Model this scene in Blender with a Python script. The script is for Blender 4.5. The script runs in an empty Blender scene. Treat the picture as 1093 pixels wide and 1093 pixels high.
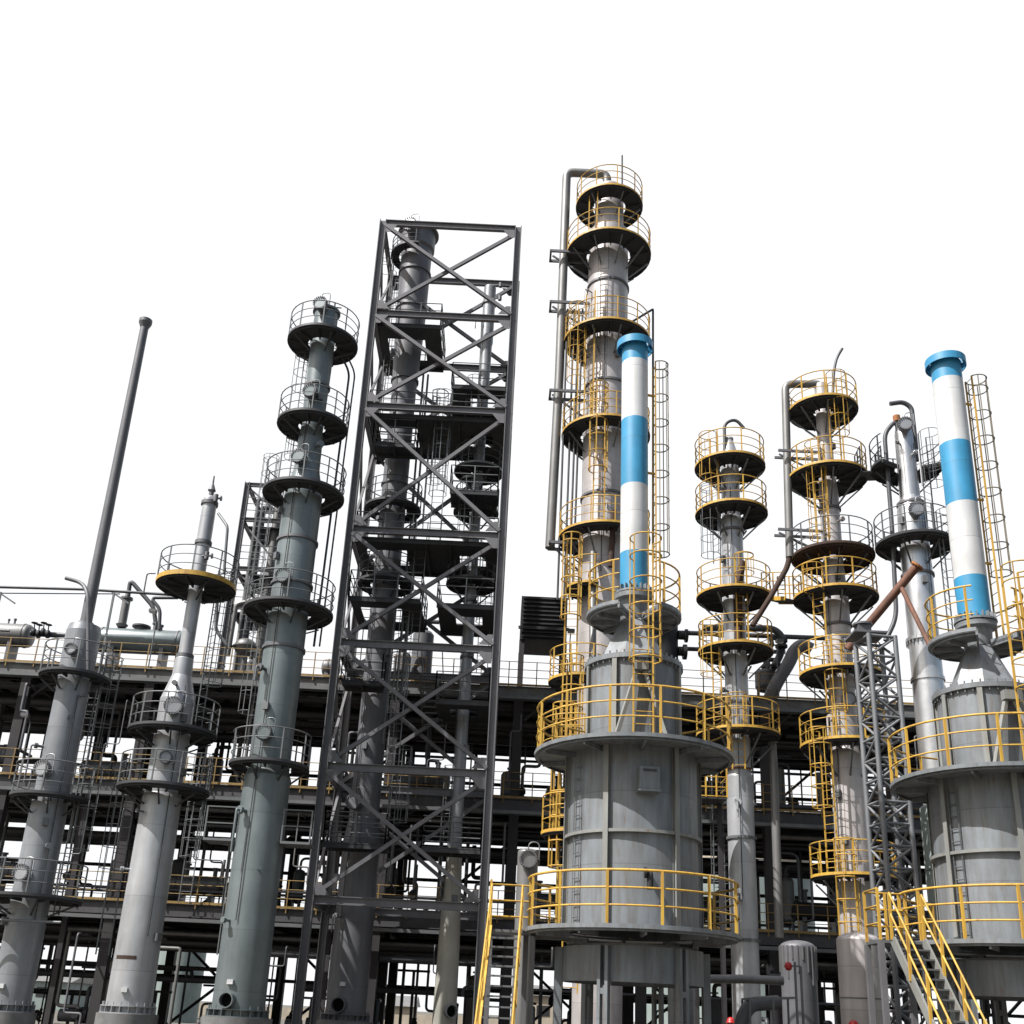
import bpy, math, random
from mathutils import Vector, Matrix
rnd = random.Random(11)
rad = math.radians
scene = bpy.context.scene
# ------------------------------------------------------------------ camera geometry
# focal length in photo pixels and the optical centre (the photo is cropped, so it lies below the middle)
FPX, CX, CY = 1140.0, 546.5, 650.0
PITCH, ROLL, EYE = rad(20.8), rad(2.74), 1.6
RM = Matrix.Rotation(math.pi / 2 + PITCH, 3, 'X') @ Matrix.Rotation(ROLL, 3, 'Z')
RT = RM.transposed()
CP = Vector((0, 0, EYE))

def at(px, py, D):
    """world point where the sight line of a photo pixel meets the plane y = D"""
    r = RM @ Vector((px - CX, CY - py, -FPX))
    return Vector((r.x * D / r.y, D, EYE + r.z * D / r.y))

def zat(X, D, py):
    """height on the vertical line (X, D) that the photo shows in row py"""
    a = RT @ (Vector((X, D, 0)) - CP)
    b = RT @ Vector((0, 0, 1))
    k = CY - py
    return -(FPX * a.y + k * a.z) / (FPX * b.y + k * b.z)

def size(px, X, D, z):
    """metres covered by px photo pixels at a world point"""
    c = RT @ (Vector((X, D, z)) - CP)
    return px * -c.z / FPX

# ------------------------------------------------------------------ materials
MATS = {}
def paint(name, col, rough=.5, metal=0., dirt=.35, dirtcol=None, rust=0., bump=.0, streak=True, spec=.5, seam=0.):
    m = bpy.data.materials.new(name); m.use_nodes = True
    nt = m.node_tree; N = nt.nodes; L = nt.links
    bs = N['Principled BSDF']
    bs.inputs['Roughness'].default_value = rough
    bs.inputs['Metallic'].default_value = metal
    bs.inputs['Specular IOR Level'].default_value = spec
    tc = N.new('ShaderNodeTexCoord')
    mp = N.new('ShaderNodeMapping'); mp.inputs['Scale'].default_value = (4.5, 4.5, .55) if streak else (2.2, 2.2, 2.2)
    L.new(tc.outputs['Object'], mp.inputs[0])
    n1 = N.new('ShaderNodeTexNoise'); n1.inputs['Scale'].default_value = 1.3; n1.inputs['Detail'].default_value = 7
    n1.inputs['Roughness'].default_value = .62
    L.new(mp.outputs[0], n1.inputs['Vector'])
    r1 = N.new('ShaderNodeValToRGB'); r1.color_ramp.elements[0].position = .38; r1.color_ramp.elements[1].position = .68
    L.new(n1.outputs['Fac'], r1.inputs[0])
    mx = N.new('ShaderNodeMixRGB'); mx.inputs[1].default_value = (*col, 1)
    dc = dirtcol or tuple(c * .55 for c in col)
    mx.inputs[2].default_value = (*dc, 1)
    mul = N.new('ShaderNodeMath'); mul.operation = 'MULTIPLY'; mul.inputs[1].default_value = dirt
    L.new(r1.outputs[0], mul.inputs[0]); L.new(mul.outputs[0], mx.inputs[0])
    out = mx.outputs[0]
    n2 = N.new('ShaderNodeTexNoise'); n2.inputs['Scale'].default_value = .9; n2.inputs['Detail'].default_value = 4
    L.new(tc.outputs['Object'], n2.inputs['Vector'])
    hv = N.new('ShaderNodeHueSaturation'); L.new(out, hv.inputs['Color'])
    mr = N.new('ShaderNodeMapRange'); mr.inputs[1].default_value = .3; mr.inputs[2].default_value = .7
    mr.inputs[3].default_value = .84; mr.inputs[4].default_value = 1.14
    L.new(n2.outputs['Fac'], mr.inputs[0]); L.new(mr.outputs[0], hv.inputs['Value'])
    out = hv.outputs[0]
    if rust:
        n3 = N.new('ShaderNodeTexNoise'); n3.inputs['Scale'].default_value = 2.6; n3.inputs['Detail'].default_value = 9
        n3.inputs['Roughness'].default_value = .7
        L.new(mp.outputs[0], n3.inputs['Vector'])
        r3 = N.new('ShaderNodeValToRGB'); r3.color_ramp.elements[0].position = .66 - rust * .2; r3.color_ramp.elements[1].position = .74 - rust * .1
        L.new(n3.outputs['Fac'], r3.inputs[0])
        m3 = N.new('ShaderNodeMixRGB'); m3.inputs[2].default_value = (.16, .07, .03, 1)
        L.new(r3.outputs[0], m3.inputs[0]); L.new(out, m3.inputs[1]); out = m3.outputs[0]
    if seam:                                   # horizontal plate seams every `seam` metres
        sx = N.new('ShaderNodeSeparateXYZ'); L.new(tc.outputs['Object'], sx.inputs[0])
        dv = N.new('ShaderNodeMath'); dv.operation = 'DIVIDE'; dv.inputs[1].default_value = seam; L.new(sx.outputs['Z'], dv.inputs[0])
        fr_ = N.new('ShaderNodeMath'); fr_.operation = 'FRACT'; L.new(dv.outputs[0], fr_.inputs[0])
        lt = N.new('ShaderNodeMath'); lt.operation = 'LESS_THAN'; lt.inputs[1].default_value = .022 / seam; L.new(fr_.outputs[0], lt.inputs[0])
        sm_ = N.new('ShaderNodeMath'); sm_.operation = 'MULTIPLY'; sm_.inputs[1].default_value = .3; L.new(lt.outputs[0], sm_.inputs[0])
        fl = N.new('ShaderNodeMath'); fl.operation = 'FLOOR'; L.new(dv.outputs[0], fl.inputs[0])
        wn = N.new('ShaderNodeTexWhiteNoise'); wn.noise_dimensions = '1D'; L.new(fl.outputs[0], wn.inputs['W'])
        wr = N.new('ShaderNodeMapRange'); wr.inputs[3].default_value = .94; wr.inputs[4].default_value = 1.05; L.new(wn.outputs['Value'], wr.inputs[0])
        h2 = N.new('ShaderNodeHueSaturation'); L.new(out, h2.inputs['Color']); L.new(wr.outputs[0], h2.inputs['Value'])
        m4 = N.new('ShaderNodeMixRGB'); m4.inputs[2].default_value = (.05, .045, .04, 1); L.new(sm_.outputs[0], m4.inputs[0]); L.new(h2.outputs[0], m4.inputs[1]); out = m4.outputs[0]
    L.new(out, bs.inputs['Base Color'])
    rr = N.new('ShaderNodeMapRange'); rr.inputs[3].default_value = max(.05, rough - .1); rr.inputs[4].default_value = min(1, rough + .15)
    L.new(n1.outputs['Fac'], rr.inputs[0]); L.new(rr.outputs[0], bs.inputs['Roughness'])
    if bump:
        bp = N.new('ShaderNodeBump'); bp.inputs['Strength'].default_value = bump; bp.inputs['Distance'].default_value = .02
        n4 = N.new('ShaderNodeTexNoise'); n4.inputs['Scale'].default_value = 3.; n4.inputs['Detail'].default_value = 3
        L.new(tc.outputs['Object'], n4.inputs['Vector']); L.new(n4.outputs['Fac'], bp.inputs['Height'])
        L.new(bp.outputs[0], bs.inputs['Normal'])
    MATS[name] = m
    return m

grey = paint('grey_paint', (.235, .245, .262), .38, .3, .4, bump=.25, seam=2.1)
greyB = paint('pale_grey_paint', (.38, .39, .41), .36, .35, .35, dirtcol=(.24, .22, .20), bump=.25, seam=2.4)
green = paint('green_grey_paint', (.15, .175, .18), .36, .3, .35, bump=.2, seam=1.9)
plum = paint('dark_grey_paint', (.115, .115, .125), .5, .1, .4, bump=.2, seam=2.3)
beige = paint('beige_skirt_paint', (.30, .29, .25), .6, 0, .3, bump=.2)
clad = paint('aluminium_cladding', (.42, .395, .39), .45, .3, .4, dirtcol=(.27, .23, .21), bump=.3, seam=1.05)
bright = paint('bright_aluminium_cladding', (.55, .55, .56), .3, .8, .3, bump=.35)
steel = paint('structural_steel', (.125, .122, .13), .48, .1, .35)
tank_m = paint('tank_grey_paint', (.18, .196, .212), .46, .15, .85, dirtcol=(.112, .11, .108), rust=.24, bump=.35, seam=1.6)
stiff = paint('stiffener_paint', (.21, .218, .215), .55, .1, .5, dirtcol=(.15, .13, .09), rust=.3)
dark = paint('dark_platform_steel', (.045, .046, .05), .7, .1, .3, spec=.25)
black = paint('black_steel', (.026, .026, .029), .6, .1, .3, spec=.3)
mastg = paint('galvanised_mast', (.17, .175, .185), .5, .3, .4)
caget = paint('faded_cage_paint', (.24, .215, .16), .5, .1, .6, dirtcol=(.12, .1, .09))
railg = paint('galvanised_rail', (.13, .135, .14), .5, .3, .3)
raild = paint('dark_rail', (.05, .05, .055), .5, .2, .3)
yellow = paint('safety_yellow', (.50, .31, .045), .5, 0, .7, dirtcol=(.30, .15, .03), rust=.3)
yellow_shaded = paint('shaded_worn_yellow', (.24, .155, .04), .6, 0, .6, dirtcol=(.12, .07, .03), rust=.3)  # rack-edge shade put into the base colour; dirt and rust over it
blue = paint('stack_blue', (.035, .235, .42), .45, 0, .35, seam=2.2)
white = paint('stack_white', (.50, .51, .52), .45, 0, .4, dirtcol=(.38, .36, .33), seam=2.2)
rust_m = paint('rusty_duct', (.13, .052, .028), .75, 0, .6, dirtcol=(.05, .03, .025))
rusto = paint('orange_rust', (.28, .11, .03), .8, 0, .6, dirtcol=(.1, .04, .02))
brown = paint('brown_platform_steel', (.06, .038, .03), .8, 0, .5, spec=.25)
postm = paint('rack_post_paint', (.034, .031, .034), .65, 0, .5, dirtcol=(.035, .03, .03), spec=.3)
conc = paint('concrete_fireproofing', (.15, .15, .15), .85, 0, .5, dirtcol=(.07, .065, .06), streak=False)
pipem = paint('dull_pipe_paint', (.07, .072, .078), .5, .2, .4)
insul = paint('insulation_jacket', (.17, .168, .165), .45, .3, .4)
red_m = paint('red_paint', (.42, .02, .018), .4, 0, .2)
cream = paint('cream_render', (.36, .31, .24), .8, 0, .3)
sage = paint('sage_tank_paint', (.21, .25, .24), .6, 0, .3)
glass = paint('lamp_glass', (.7, .7, .65), .2, 0, .1)
skin_m = paint('skin', (.33, .19, .13), .6, 0, .1)
cloth_m = paint('blue_workwear', (.03, .05, .12), .9, 0, .3)
hole = paint('skirt_hole_shade', (.008, .008, .008), .9, 0, .2, spec=.05)

# ------------------------------------------------------------------ mesh builder
ROOTLOC = {}
class MB:
    def __init__(s):
        s.v = []; s.f = []; s.sm = []; s.mi = []; s.cur = 0
    def add(s, vs, fs, smooth=False):
        o = len(s.v); s.v += [tuple(p) for p in vs]
        for f in fs:
            s.f.append([i + o for i in f]); s.sm.append(smooth); s.mi.append(s.cur)
    def beam(s, p0, p1, w, h, up=(0, 0, 1), off=(0, 0)):
        p0 = Vector(p0); p1 = Vector(p1); d = (p1 - p0).normalized(); up = Vector(up)
        if abs(d.dot(up)) > .98: up = Vector((0, 1, 0))
        sd = d.cross(up).normalized(); u = sd.cross(d).normalized()
        c = sd * off[0] + u * off[1]
        vs = []
        for p in (p0, p1):
            for a, b in ((-1, -1), (1, -1), (1, 1), (-1, 1)):
                vs.append(p + c + sd * (a * w / 2) + u * (b * h / 2))
        s.add(vs, [(0, 1, 2, 3), (7, 6, 5, 4), (0, 4, 5, 1), (1, 5, 6, 2), (2, 6, 7, 3), (3, 7, 4, 0)])
    def ibeam(s, p0, p1, w, h, up=(0, 0, 1), t=.03):
        s.beam(p0, p1, w, t, up, (0, h / 2 - t / 2)); s.beam(p0, p1, w, t, up, (0, -h / 2 + t / 2))
        s.beam(p0, p1, t, h - 2 * t, up)
    def box(s, c, sz, rot=0):
        x, y, z = [a / 2 for a in sz]; cr, sr = math.cos(rot), math.sin(rot); vs = []
        for k in (-z, z):
            for a, b in ((-x, -y), (x, -y), (x, y), (-x, y)):
                vs.append((c[0] + a * cr - b * sr, c[1] + a * sr + b * cr, c[2] + k))
        s.add(vs, [(3, 2, 1, 0), (4, 5, 6, 7), (0, 1, 5, 4), (1, 2, 6, 5), (2, 3, 7, 6), (3, 0, 4, 7)])
    def tube(s, pts, r, n=6, caps=True):
        pts = [Vector(p) for p in pts]; m = len(pts)
        rs = r if isinstance(r, (list, tuple)) else [r] * m
        t = [(pts[min(i + 1, m - 1)] - pts[max(i - 1, 0)]).normalized() for i in range(m)]
        ref = Vector((0, 0, 1)) if abs(t[0].z) < .9 else Vector((1, 0, 0))
        u = t[0].cross(ref).normalized(); vs = []
        for i in range(m):
            u = (u - t[i] * u.dot(t[i])).normalized(); w = t[i].cross(u)
            for k in range(n):
                a = 2 * math.pi * k / n
                vs.append(pts[i] + (u * math.cos(a) + w * math.sin(a)) * rs[i])
        fs = [(i * n + k, i * n + (k + 1) % n, (i + 1) * n + (k + 1) % n, (i + 1) * n + k) for i in range(m - 1) for k in range(n)]
        s.add(vs, fs, True)
        if caps:
            s.add(vs[:n], [tuple(range(n))[::-1]]); s.add(vs[-n:], [tuple(range(n))])
    def lathe(s, c, prof, n=40, smooth=False, a0=0., a1=360., axis=None):
        """prof = [(r, z)...] bottom to top, around the vertical through c (or the given axis matrix)"""
        full = abs(a1 - a0) >= 359.9; k = n if full else n + 1
        def ring(r, z):
            out = []
            for i in range(k):
                a = rad(a0) + rad(a1 - a0) * i / n
                p = Vector((r * math.sin(a), -r * math.cos(a), z))
                if axis: p = axis @ p
                out.append((c[0] + p.x, c[1] + p.y, c[2] + p.z))
            return out
        segs = k if full else k - 1
        if smooth:
            vs = []
            for r, z in prof: vs += ring(r, z)
            s.add(vs, [(j * k + i, j * k + (i + 1) % k, (j + 1) * k + (i + 1) % k, (j + 1) * k + i) for j in range(len(prof) - 1) for i in range(segs)], True)
        else:
            for (ra, za), (rb, zb) in zip(prof, prof[1:]):
                vs = ring(ra, za) + ring(rb, zb)
                s.add(vs, [(i, (i + 1) % k, k + (i + 1) % k, k + i) for i in range(segs)], True)
    def disc(s, c, nrm, r, th, n=24):
        """solid short cylinder centred at c with its axis along nrm"""
        d = Vector(nrm).normalized()
        s.tube([Vector(c) - d * th / 2, Vector(c) + d * th / 2], r, n)
    def build(s, name, mat, parent=None, loc=None):
        if parent is not None:
            rt = parent
            while rt.parent: rt = rt.parent
            o3 = ROOTLOC.get(rt.name, Vector((0, 0, 0)))
        else:
            o3 = Vector(loc) if loc is not None else Vector((0, 0, 0))
        me = bpy.data.meshes.new(name)
        me.from_pydata([(x - o3.x, y - o3.y, z - o3.z) for x, y, z in s.v], [], s.f)
        me.polygons.foreach_set('use_smooth', s.sm); me.polygons.foreach_set('material_index', s.mi)
        for m in (mat if isinstance(mat, (list, tuple)) else [mat]): me.materials.append(m)
        me.update()
        ob = bpy.data.objects.new(name, me); scene.collection.objects.link(ob)
        if parent is not None: ob.parent = parent
        else: ob.location = o3; ROOTLOC[ob.name] = o3
        return ob

def thing(name, label, cat, loc, group=None):
    o = bpy.data.objects.new(name, None); scene.collection.objects.link(o)
    o.empty_display_size = .3
    o.location = loc; ROOTLOC[o.name] = Vector(loc); o['label'] = label; o['category'] = cat
    if group: o['group'] = group
    return o
def tag(o, label, cat, group=None):
    o['label'] = label; o['category'] = cat
    if group: o['group'] = group
    return o
def struct(o, kind='structure'): o['kind'] = kind; return o

def rounded(pts, r, k=5):
    """polyline with its corners turned into bends of radius about r"""
    pts = [Vector(p) for p in pts]; out = [pts[0]]
    for a, b, c in zip(pts, pts[1:], pts[2:]):
        d1 = (a - b); d2 = (c - b); q = min(r, d1.length * .48, d2.length * .48)
        p = b + d1.normalized() * q; e = b + d2.normalized() * q
        for i in range(k + 1):
            t = i / k; out.append(p * (1 - t) ** 2 + b * 2 * t * (1 - t) + e * t * t)
    return out + [pts[-1]]

def arc(c, r, z, a0, a1, n):
    return [Vector((c[0] + r * math.sin(rad(a0 + (a1 - a0) * i / n)), c[1] - r * math.cos(rad(a0 + (a1 - a0) * i / n)), z)) for i in range(n + 1)]

# ------------------------------------------------------------------ recurring parts
def platform(root, X, D, z, R, rin, rail=None, toe=None, deck=None, a0=0, a1=360, brackets=7, hgt=1.15, rr=.021, braceL=None, posts=None, th=(.03, .065)):
    rail = rail or railg; deck = deck or dark
    c = (X, D, 0); full = a1 - a0 >= 359
    n = 36 if full else max(8, int((a1 - a0) / 10))
    m = MB()
    m.lathe(c, [(rin, z - .05), (R, z - .05), (R, z), (rin, z), (rin, z - .05)], n, a0=a0, a1=a1)
    # radial joists and rim channel below the plate
    k = max(3, int(10 * (a1 - a0) / 360))
    for i in range(k + (0 if full else 1)):
        a = rad(a0 + (a1 - a0) * i / k); d = Vector((math.sin(a), -math.cos(a), 0))
        m.beam(Vector((X, D, z - .115)) + d * rin, Vector((X, D, z - .115)) + d * (R - .12), .05, .11)
    m.lathe(c, [(R - .10, z - .11), (R - .07, z - .11), (R - .07, z - .052)], n, a0=a0, a1=a1)
    if not full:
        for a_ in (a0, a1):
            a = rad(a_); d = Vector((math.sin(a), -math.cos(a), 0))
            m.beam(Vector((X, D, z - .06)) + d * rin, Vector((X, D, z - .06)) + d * R, .05, .15)
    p = m.build('platform', deck, root)
    t = MB()
    t.lathe(c, [(R + .004, z - th[0]), (R + .012, z - th[0]), (R + .012, z + th[1]), (R + .004, z + th[1]), (R + .004, z - th[0])], n, a0=a0, a1=a1)
    t.build('toe_plate', toe or rail, p)
    q = MB(); Rr = R - .03
    for hz, r_ in ((hgt, rr * 1.15), (hgt * .68, rr * .85), (hgt * .36, rr * .85)):
        q.tube(arc(c, Rr, z + hz, a0, a1, n), r_, 5, caps=not full)
    np_ = posts or max(3, int(round(2 * math.pi * R * (a1 - a0) / 360 / 1.0)))
    for i in range(np_ + (0 if full else 1)):
        a = rad(a0 + 8 + (a1 - a0 - (0 if full else 16)) * i / np_)
        x, y = X + Rr * math.sin(a), D - Rr * math.cos(a)
        q.beam((x, y, z), (x, y, z + hgt), rr * 2.2, rr * 2.2)
    q.build('railing', rail, p)
    if brackets:
        L = braceL or (R - rin) * .95
        for i in range(brackets):
            if full: a = rad(a0 + 360 * (i + .35) / brackets)
            else: a = rad(a0 + (a1 - a0) * (i + .5) / brackets)
            d = Vector((math.sin(a), -math.cos(a), 0)); b = MB()
            b.beam(Vector((X, D, z - .18)) + d * (R - .12), Vector((X, D, z - .18 - L)) + d * (rin - .06), .055, .055)
            b.build('bracket', railg if rail is yellow else raild, p)
    return p

def ladder(root, X, D, ro, ang, z0, z1, mat, cage=True, cage0=2.2, over=1.1, w=.23, cr=.38, side=0., step=.3, hoop=.75, rs=.028, co=.32, ht=None, cmat=None):
    """vertical ladder at distance ro from the axis in direction ang (0 = towards the camera, positive = right)"""
    a = rad(ang); d = Vector((math.sin(a), -math.cos(a), 0)); t = Vector((math.cos(a), math.sin(a), 0))
    b = Vector((X, D, 0)) + d * ro + t * side; m = MB()
    for s_ in (-w, w):
        m.beam(b + t * s_ + Vector((0, 0, z0)), b + t * s_ + Vector((0, 0, z1 + over)), rs * 1.3, rs * 1.9)
    z = z0 + .15
    while z < z1 + .1:
        m.tube([b - t * w + Vector((0, 0, z)), b + t * w + Vector((0, 0, z))], .0125, 4, False); z += step
    ob = m.build('ladder', mat, root)
    if cage and z1 + over - z0 - cage0 > .5:
        g = MB(); cc = b + d * co; zz = z0 + cage0; base = math.degrees(a)
        zs = []
        while zz < z1 + over: zs.append(zz); zz += hoop
        zs.append(z1 + over)
        for zz in zs:
            pts = [b - t * w + Vector((0, 0, zz))] + [p for p in arc((cc.x, cc.y), cr, zz, base - 115, base + 115, 10)] + [b + t * w + Vector((0, 0, zz))]
            g.tube(pts, ht or (.02 if mat is yellow else .015), 4)
        for k in (-110, -55, 0, 55, 110):
            p = arc((cc.x, cc.y), cr, 0, base + k, base + k, 1)[0]
            g.beam(p + Vector((0, 0, zs[0])), p + Vector((0, 0, zs[-1])), max(.026, (ht or 0) * 1.7), max(.014, ht or 0))
        g.build('cage', cmat or mat, ob)
    return ob

def manway(root, X, D, rs, ang, z, r, mat, neck=.22):
    a = rad(ang); d = Vector((math.sin(a), -math.cos(a), 0)); t = Vector((math.cos(a), math.sin(a), 0))
    c = Vector((X, D, z)); m = MB()
    m.tube([c + d * (rs - .1), c + d * (rs + neck)], r * .8, 20)
    m.disc(c + d * (rs + neck + .03), d, r, .06, 26); m.disc(c + d * (rs + neck + .10), d, r, .06, 26)
    # lifting davit
    e = c + d * (rs + neck) + t * (r + .07)
    m.tube(rounded([e - Vector((0, 0, .15)), e + Vector((0, 0, r + .25)), e - t * (r + .07) + Vector((0, 0, r + .25)), e - t * (r + .07) + Vector((0, 0, r * .5))], .15, 3), .02, 5)
    ob = m.build('manway', mat, root); b = MB()
    for i in range(20):
        q = 2 * math.pi * i / 20; p = c + d * (rs + neck + .07) + (t * math.cos(q) + Vector((0, 0, 1)) * math.sin(q)) * r * .93
        b.disc(p, d, .032, .22, 6)
    b.build('bolt_circle', plum, ob)
    return ob

def base_ring(root, X, D, z, r, mat):
    m = MB()
    m.lathe((X, D, 0), [(r, z), (r + .16, z), (r + .16, z + .04), (r, z + .04)], 32)
    m.lathe((X, D, 0), [(r, z + .22), (r + .15, z + .22), (r + .15, z + .25), (r, z + .25)], 32)
    for i in range(20):
        a = 2 * math.pi * i / 20; d = Vector((math.sin(a), -math.cos(a), 0)); p = Vector((X, D, 0)) + d * (r + .08)
        m.tube([p + Vector((0, 0, z)), p + Vector((0, 0, z + .36))], .018, 5)
        m.beam(Vector((X, D, z + .13)) + d * r, Vector((X, D, z + .13)) + d * (r + .15), .02, .18)
    m.build('base_ring', mat, root)
    p = MB(); p.lathe((X, D, 0), [(r + .3, -.05), (r + .3, z - .003), (0, z - .003)], 8)
    p.build('pedestal', conc, root)

class Tower:
    def __init__(s, name, label, cat, px, py, D, mat, prof, base_y=None, group=None, rings=(), top='dome', foot=None):
        s.D = D; s.X = at(px, py, D).x; s.mat = mat
        zb = s.z(base_y) if base_y else 0.
        s.root = thing(name, label, cat, (s.X, D, 0), group)
        pr = sorted([(s.z(y), size(h, s.X, D, s.z(y))) for y, h in prof])
        s.pr = pr
        m = MB(); P = [(r, z) for z, r in pr]
        P = [(P[0][0], zb)] + P
        m.lathe((s.X, D, 0), P, 44)
        r, z = P[-1]
        if top == 'dome':
            m.lathe((s.X, D, 0), [(r * math.cos(a), z + r * .5 * math.sin(a)) for a in [i * math.pi / 12 for i in range(7)]], 44, smooth=True)
        elif top == 'flange':
            m.lathe((s.X, D, 0), [(r, z), (r * 1.18, z), (r * 1.18, z + .08), (0, z + .081)], 44)
        s.shell = m.build('shell', mat, s.root)
        for y in rings:
            rr = s.r(s.z(y)); zz = zat(s.X, D - rr, y); rr = s.r(zz); b = MB()
            b.lathe((s.X, D, 0), [(rr - .01, zz - .05), (rr + .06, zz - .05), (rr + .06, zz + .05), (rr - .01, zz + .05)], 44)
            b.build('flange_ring', plum, s.root)
        if base_y: base_ring(s.root, s.X, D, zb, P[0][0], mat)
    def z(s, y): return zat(s.X, s.D, y)
    def r(s, z):
        p = s.pr
        if z <= p[0][0]: return p[0][1]
        for (z0, r0), (z1, r1) in zip(p, p[1:]):
            if z <= z1: return r0 + (r1 - r0) * (z - z0) / max(1e-6, z1 - z0)
        return p[-1][1]
    def plat(s, y, hw, **k):
        z = s.z(y); R = size(hw, s.X, s.D, z)
        return platform(s.root, s.X, s.D, z, R, s.r(z) + .1, **k)
    def lad(s, x, ylo, yhi, ro, mat, back=False, **k):
        z0, z1 = s.z(ylo), s.z(yhi); zm = (z0 + z1) / 2
        # horizontal offset of the photo column x from the axis at mid height
        best = None
        ym = (ylo + yhi) / 2; dx = at(x, ym, s.D).x - s.X
        ang = math.degrees(math.asin(max(-1, min(1, dx / ro))))
        if back: ang = 180 - ang
        if mat is yellow: k.setdefault('rs', .034)
        return ladder(s.root, s.X, s.D, ro, ang, z0, z1, mat, **k)
    def man(s, x, y, rpx, mat=None, neck=.22):
        z = s.z(y); r = s.r(z); ro = r + neck
        dx = at(x, y, s.D - ro).x - s.X
        ang = math.degrees(math.asin(max(-.95, min(.95, dx / ro))))
        manway(s.root, s.X, s.D, r, ang, z, size(rpx, s.X, s.D, z), mat or s.mat, neck)
    def pipe(s, name, pts, rpx, mat, dD=0., bend=.3, n=8, r=None):
        """pipe given by photo points, all in the plane D + dD unless a point carries its own offset"""
        w = [at(p[0], p[1], s.D + (p[2] if len(p) > 2 else dD)) for p in pts]
        rr = r or size(rpx, w[0].x, w[0].y, w[0].z)
        m = MB(); m.tube(rounded(w, bend), rr, n); return m.build(name, mat, s.root)
    def skirt_hole(s, x, y, rpx):
        z = s.z(y); r = s.r(z); dx = at(x, y, s.D - r).x - s.X; a = math.asin(max(-.9, min(.9, dx / (r + .1))))
        d = Vector((math.sin(a), -math.cos(a), 0)); q = size(rpx, s.X, s.D, z); c = Vector((s.X, s.D, z))
        ax = d.to_track_quat('Z', 'Y').to_matrix(); e = c + d * (r - .06)
        m = MB()
        m.lathe(e, [(q, 0), (q, .30), (q * .86, .30), (q * .86, .09)], 24, axis=ax)
        ob = m.build('skirt_opening', s.mat, s.root)
        m = MB(); m.disc(e + d * .085, d, q * .85, .01, 24); m.build('opening_shadow_plate', hole, ob)  # black disc painted as the shade inside the opening
    def plate(s, x, y):
        z = s.z(y); r = s.r(z); dx = at(x, y, s.D - r).x - s.X; a = math.asin(max(-.9, min(.9, dx / (r + .03))))
        m = MB(); m.box((s.X + math.sin(a) * (r + .04), s.D - math.cos(a) * (r + .04), z), (.2, .1, .14), a); m.build('name_plate', white, s.root)
# ================================================================== TOWERS
DISTILL = 'distillation columns of the plant'
G_ = dict(rail=railg); 
# ---- A: far-left column with the tall slim vent mast
A = Tower('distillation_vessel', 'far-left grey column carrying the tall slim bare vent mast', 'process tower', 91, 668, 38, grey,
          [(1085, 20.8), (880, 19.2), (856, 18.2), (740, 16.6), (722, 16.6), (718, 17.6), (676, 17.8), (669, 16), (667, 7)], base_y=1080, rings=(), top='flange')
zt = A.z(344); zb = A.z(662)
m = MB(); m.lathe((A.X, 38, 0), [(size(6.2, A.X, 38, zb), zb - .2), (size(4.3, A.X, 38, zt), zt - .3)], 20)
m.lathe((A.X, 38, 0), [(.05, zt - .32), (.17, zt - .3), (.27, zt - .05), (.27, zt + .1), (.05, zt + .22)], 20)
m.lathe((A.X, 38, 0), [(.2, zb - .25), (.26, zb - .25), (.26, zb - .1), (.2, zb - .1)], 20)
m.build('vent_mast', plum, A.root)
A.plat(724, 36, rail=railg, toe=raild, a0=-150, a1=110, brackets=5, braceL=.4)
A.plat(853, 41, rail=railg, toe=raild, a0=-170, a1=100, brackets=5, braceL=.4)
A.plat(959, 52, rail=railg, toe=raild, a0=-120, a1=120, brackets=4, braceL=.4)
A.man(75, 701, 6, greyB); A.man(45, 826, 8.5, greyB); A.man(23, 935, 8.5, greyB)
A.lad(76, 975, 853, .95, railg, back=True, cage=True); A.lad(88, 853, 724, .95, railg, back=True, cage=True)
A.pipe('overflow_pipe', [(94, 720, -.7), (94, 634, -.7), (88, 622, -.4), (70, 617, -.4)], 2.2, plum, bend=.5)
A.plate(2, 1053)
m = MB(); zz = A.z(985); m.tube(rounded([(A.X - .2, 37.3, zz + .3), (A.X - .2, 37, zz), (A.X + 1.6, 36.9, zz), (A.X - 3, 36.9, zz - .02)][1:], .01), .05, 6); m.build('drain_pipe', railg, A.root)
# ---- B: column with yellow round platform
B = Tower('distillation_vessel', 'pale grey column topped by a slim neck through a wide yellow-rimmed disc platform', 'process tower', 181, 803, 38, greyB,
          [(1085, 24), (852, 20.3), (848, 19), (748, 18.3), (722, 10.3), (704, 9.5), (701, 7.4), (612, 7.2), (581, 7.2), (579, 7.6), (540, 7.4), (533, 7.2)], base_y=1082)
m = MB(); zz = B.z(531)
m.lathe((B.X, 38, 0), [(.09, zz), (.1, zz + .25), (.16, zz + .3), (.04, zz + .62), (.03, zz + .95)], 10); m.build('top_finial', plum, B.root)
for y, h in ((538, 9), (580, 9), (701, 9.2)):
    zz = B.z(y); r = size(h, B.X, 38, zz); m = MB(); m.lathe((B.X, 38, 0), [(r - .06, zz - .07), (r, zz - .07), (r, zz + .07), (r - .06, zz + .07)], 24); m.build('flange_ring', plum, B.root)
B.plat(627, 41.5, toe=yellow, rail=railg, th=(.05, .13), brackets=4, braceL=.4)
B.plat(783, 46, rail=railg, toe=raild, a0=-175, a1=150, brackets=6, braceL=.4)
B.plat(844, 48, rail=railg, toe=raild, a0=-170, a1=140, brackets=6, braceL=.4)
B.man(184, 760, 9.5); B.man(176, 814, 6.5)
B.lad(114, 1020, 844, 1.75, railg, back=True, w=.27, cr=.42); B.lad(135, 1085, 844, .98, railg, back=True, cage=False, w=.1, step=.6)
B.lad(216, 783, 627, 1.0, railg, back=True)
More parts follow.
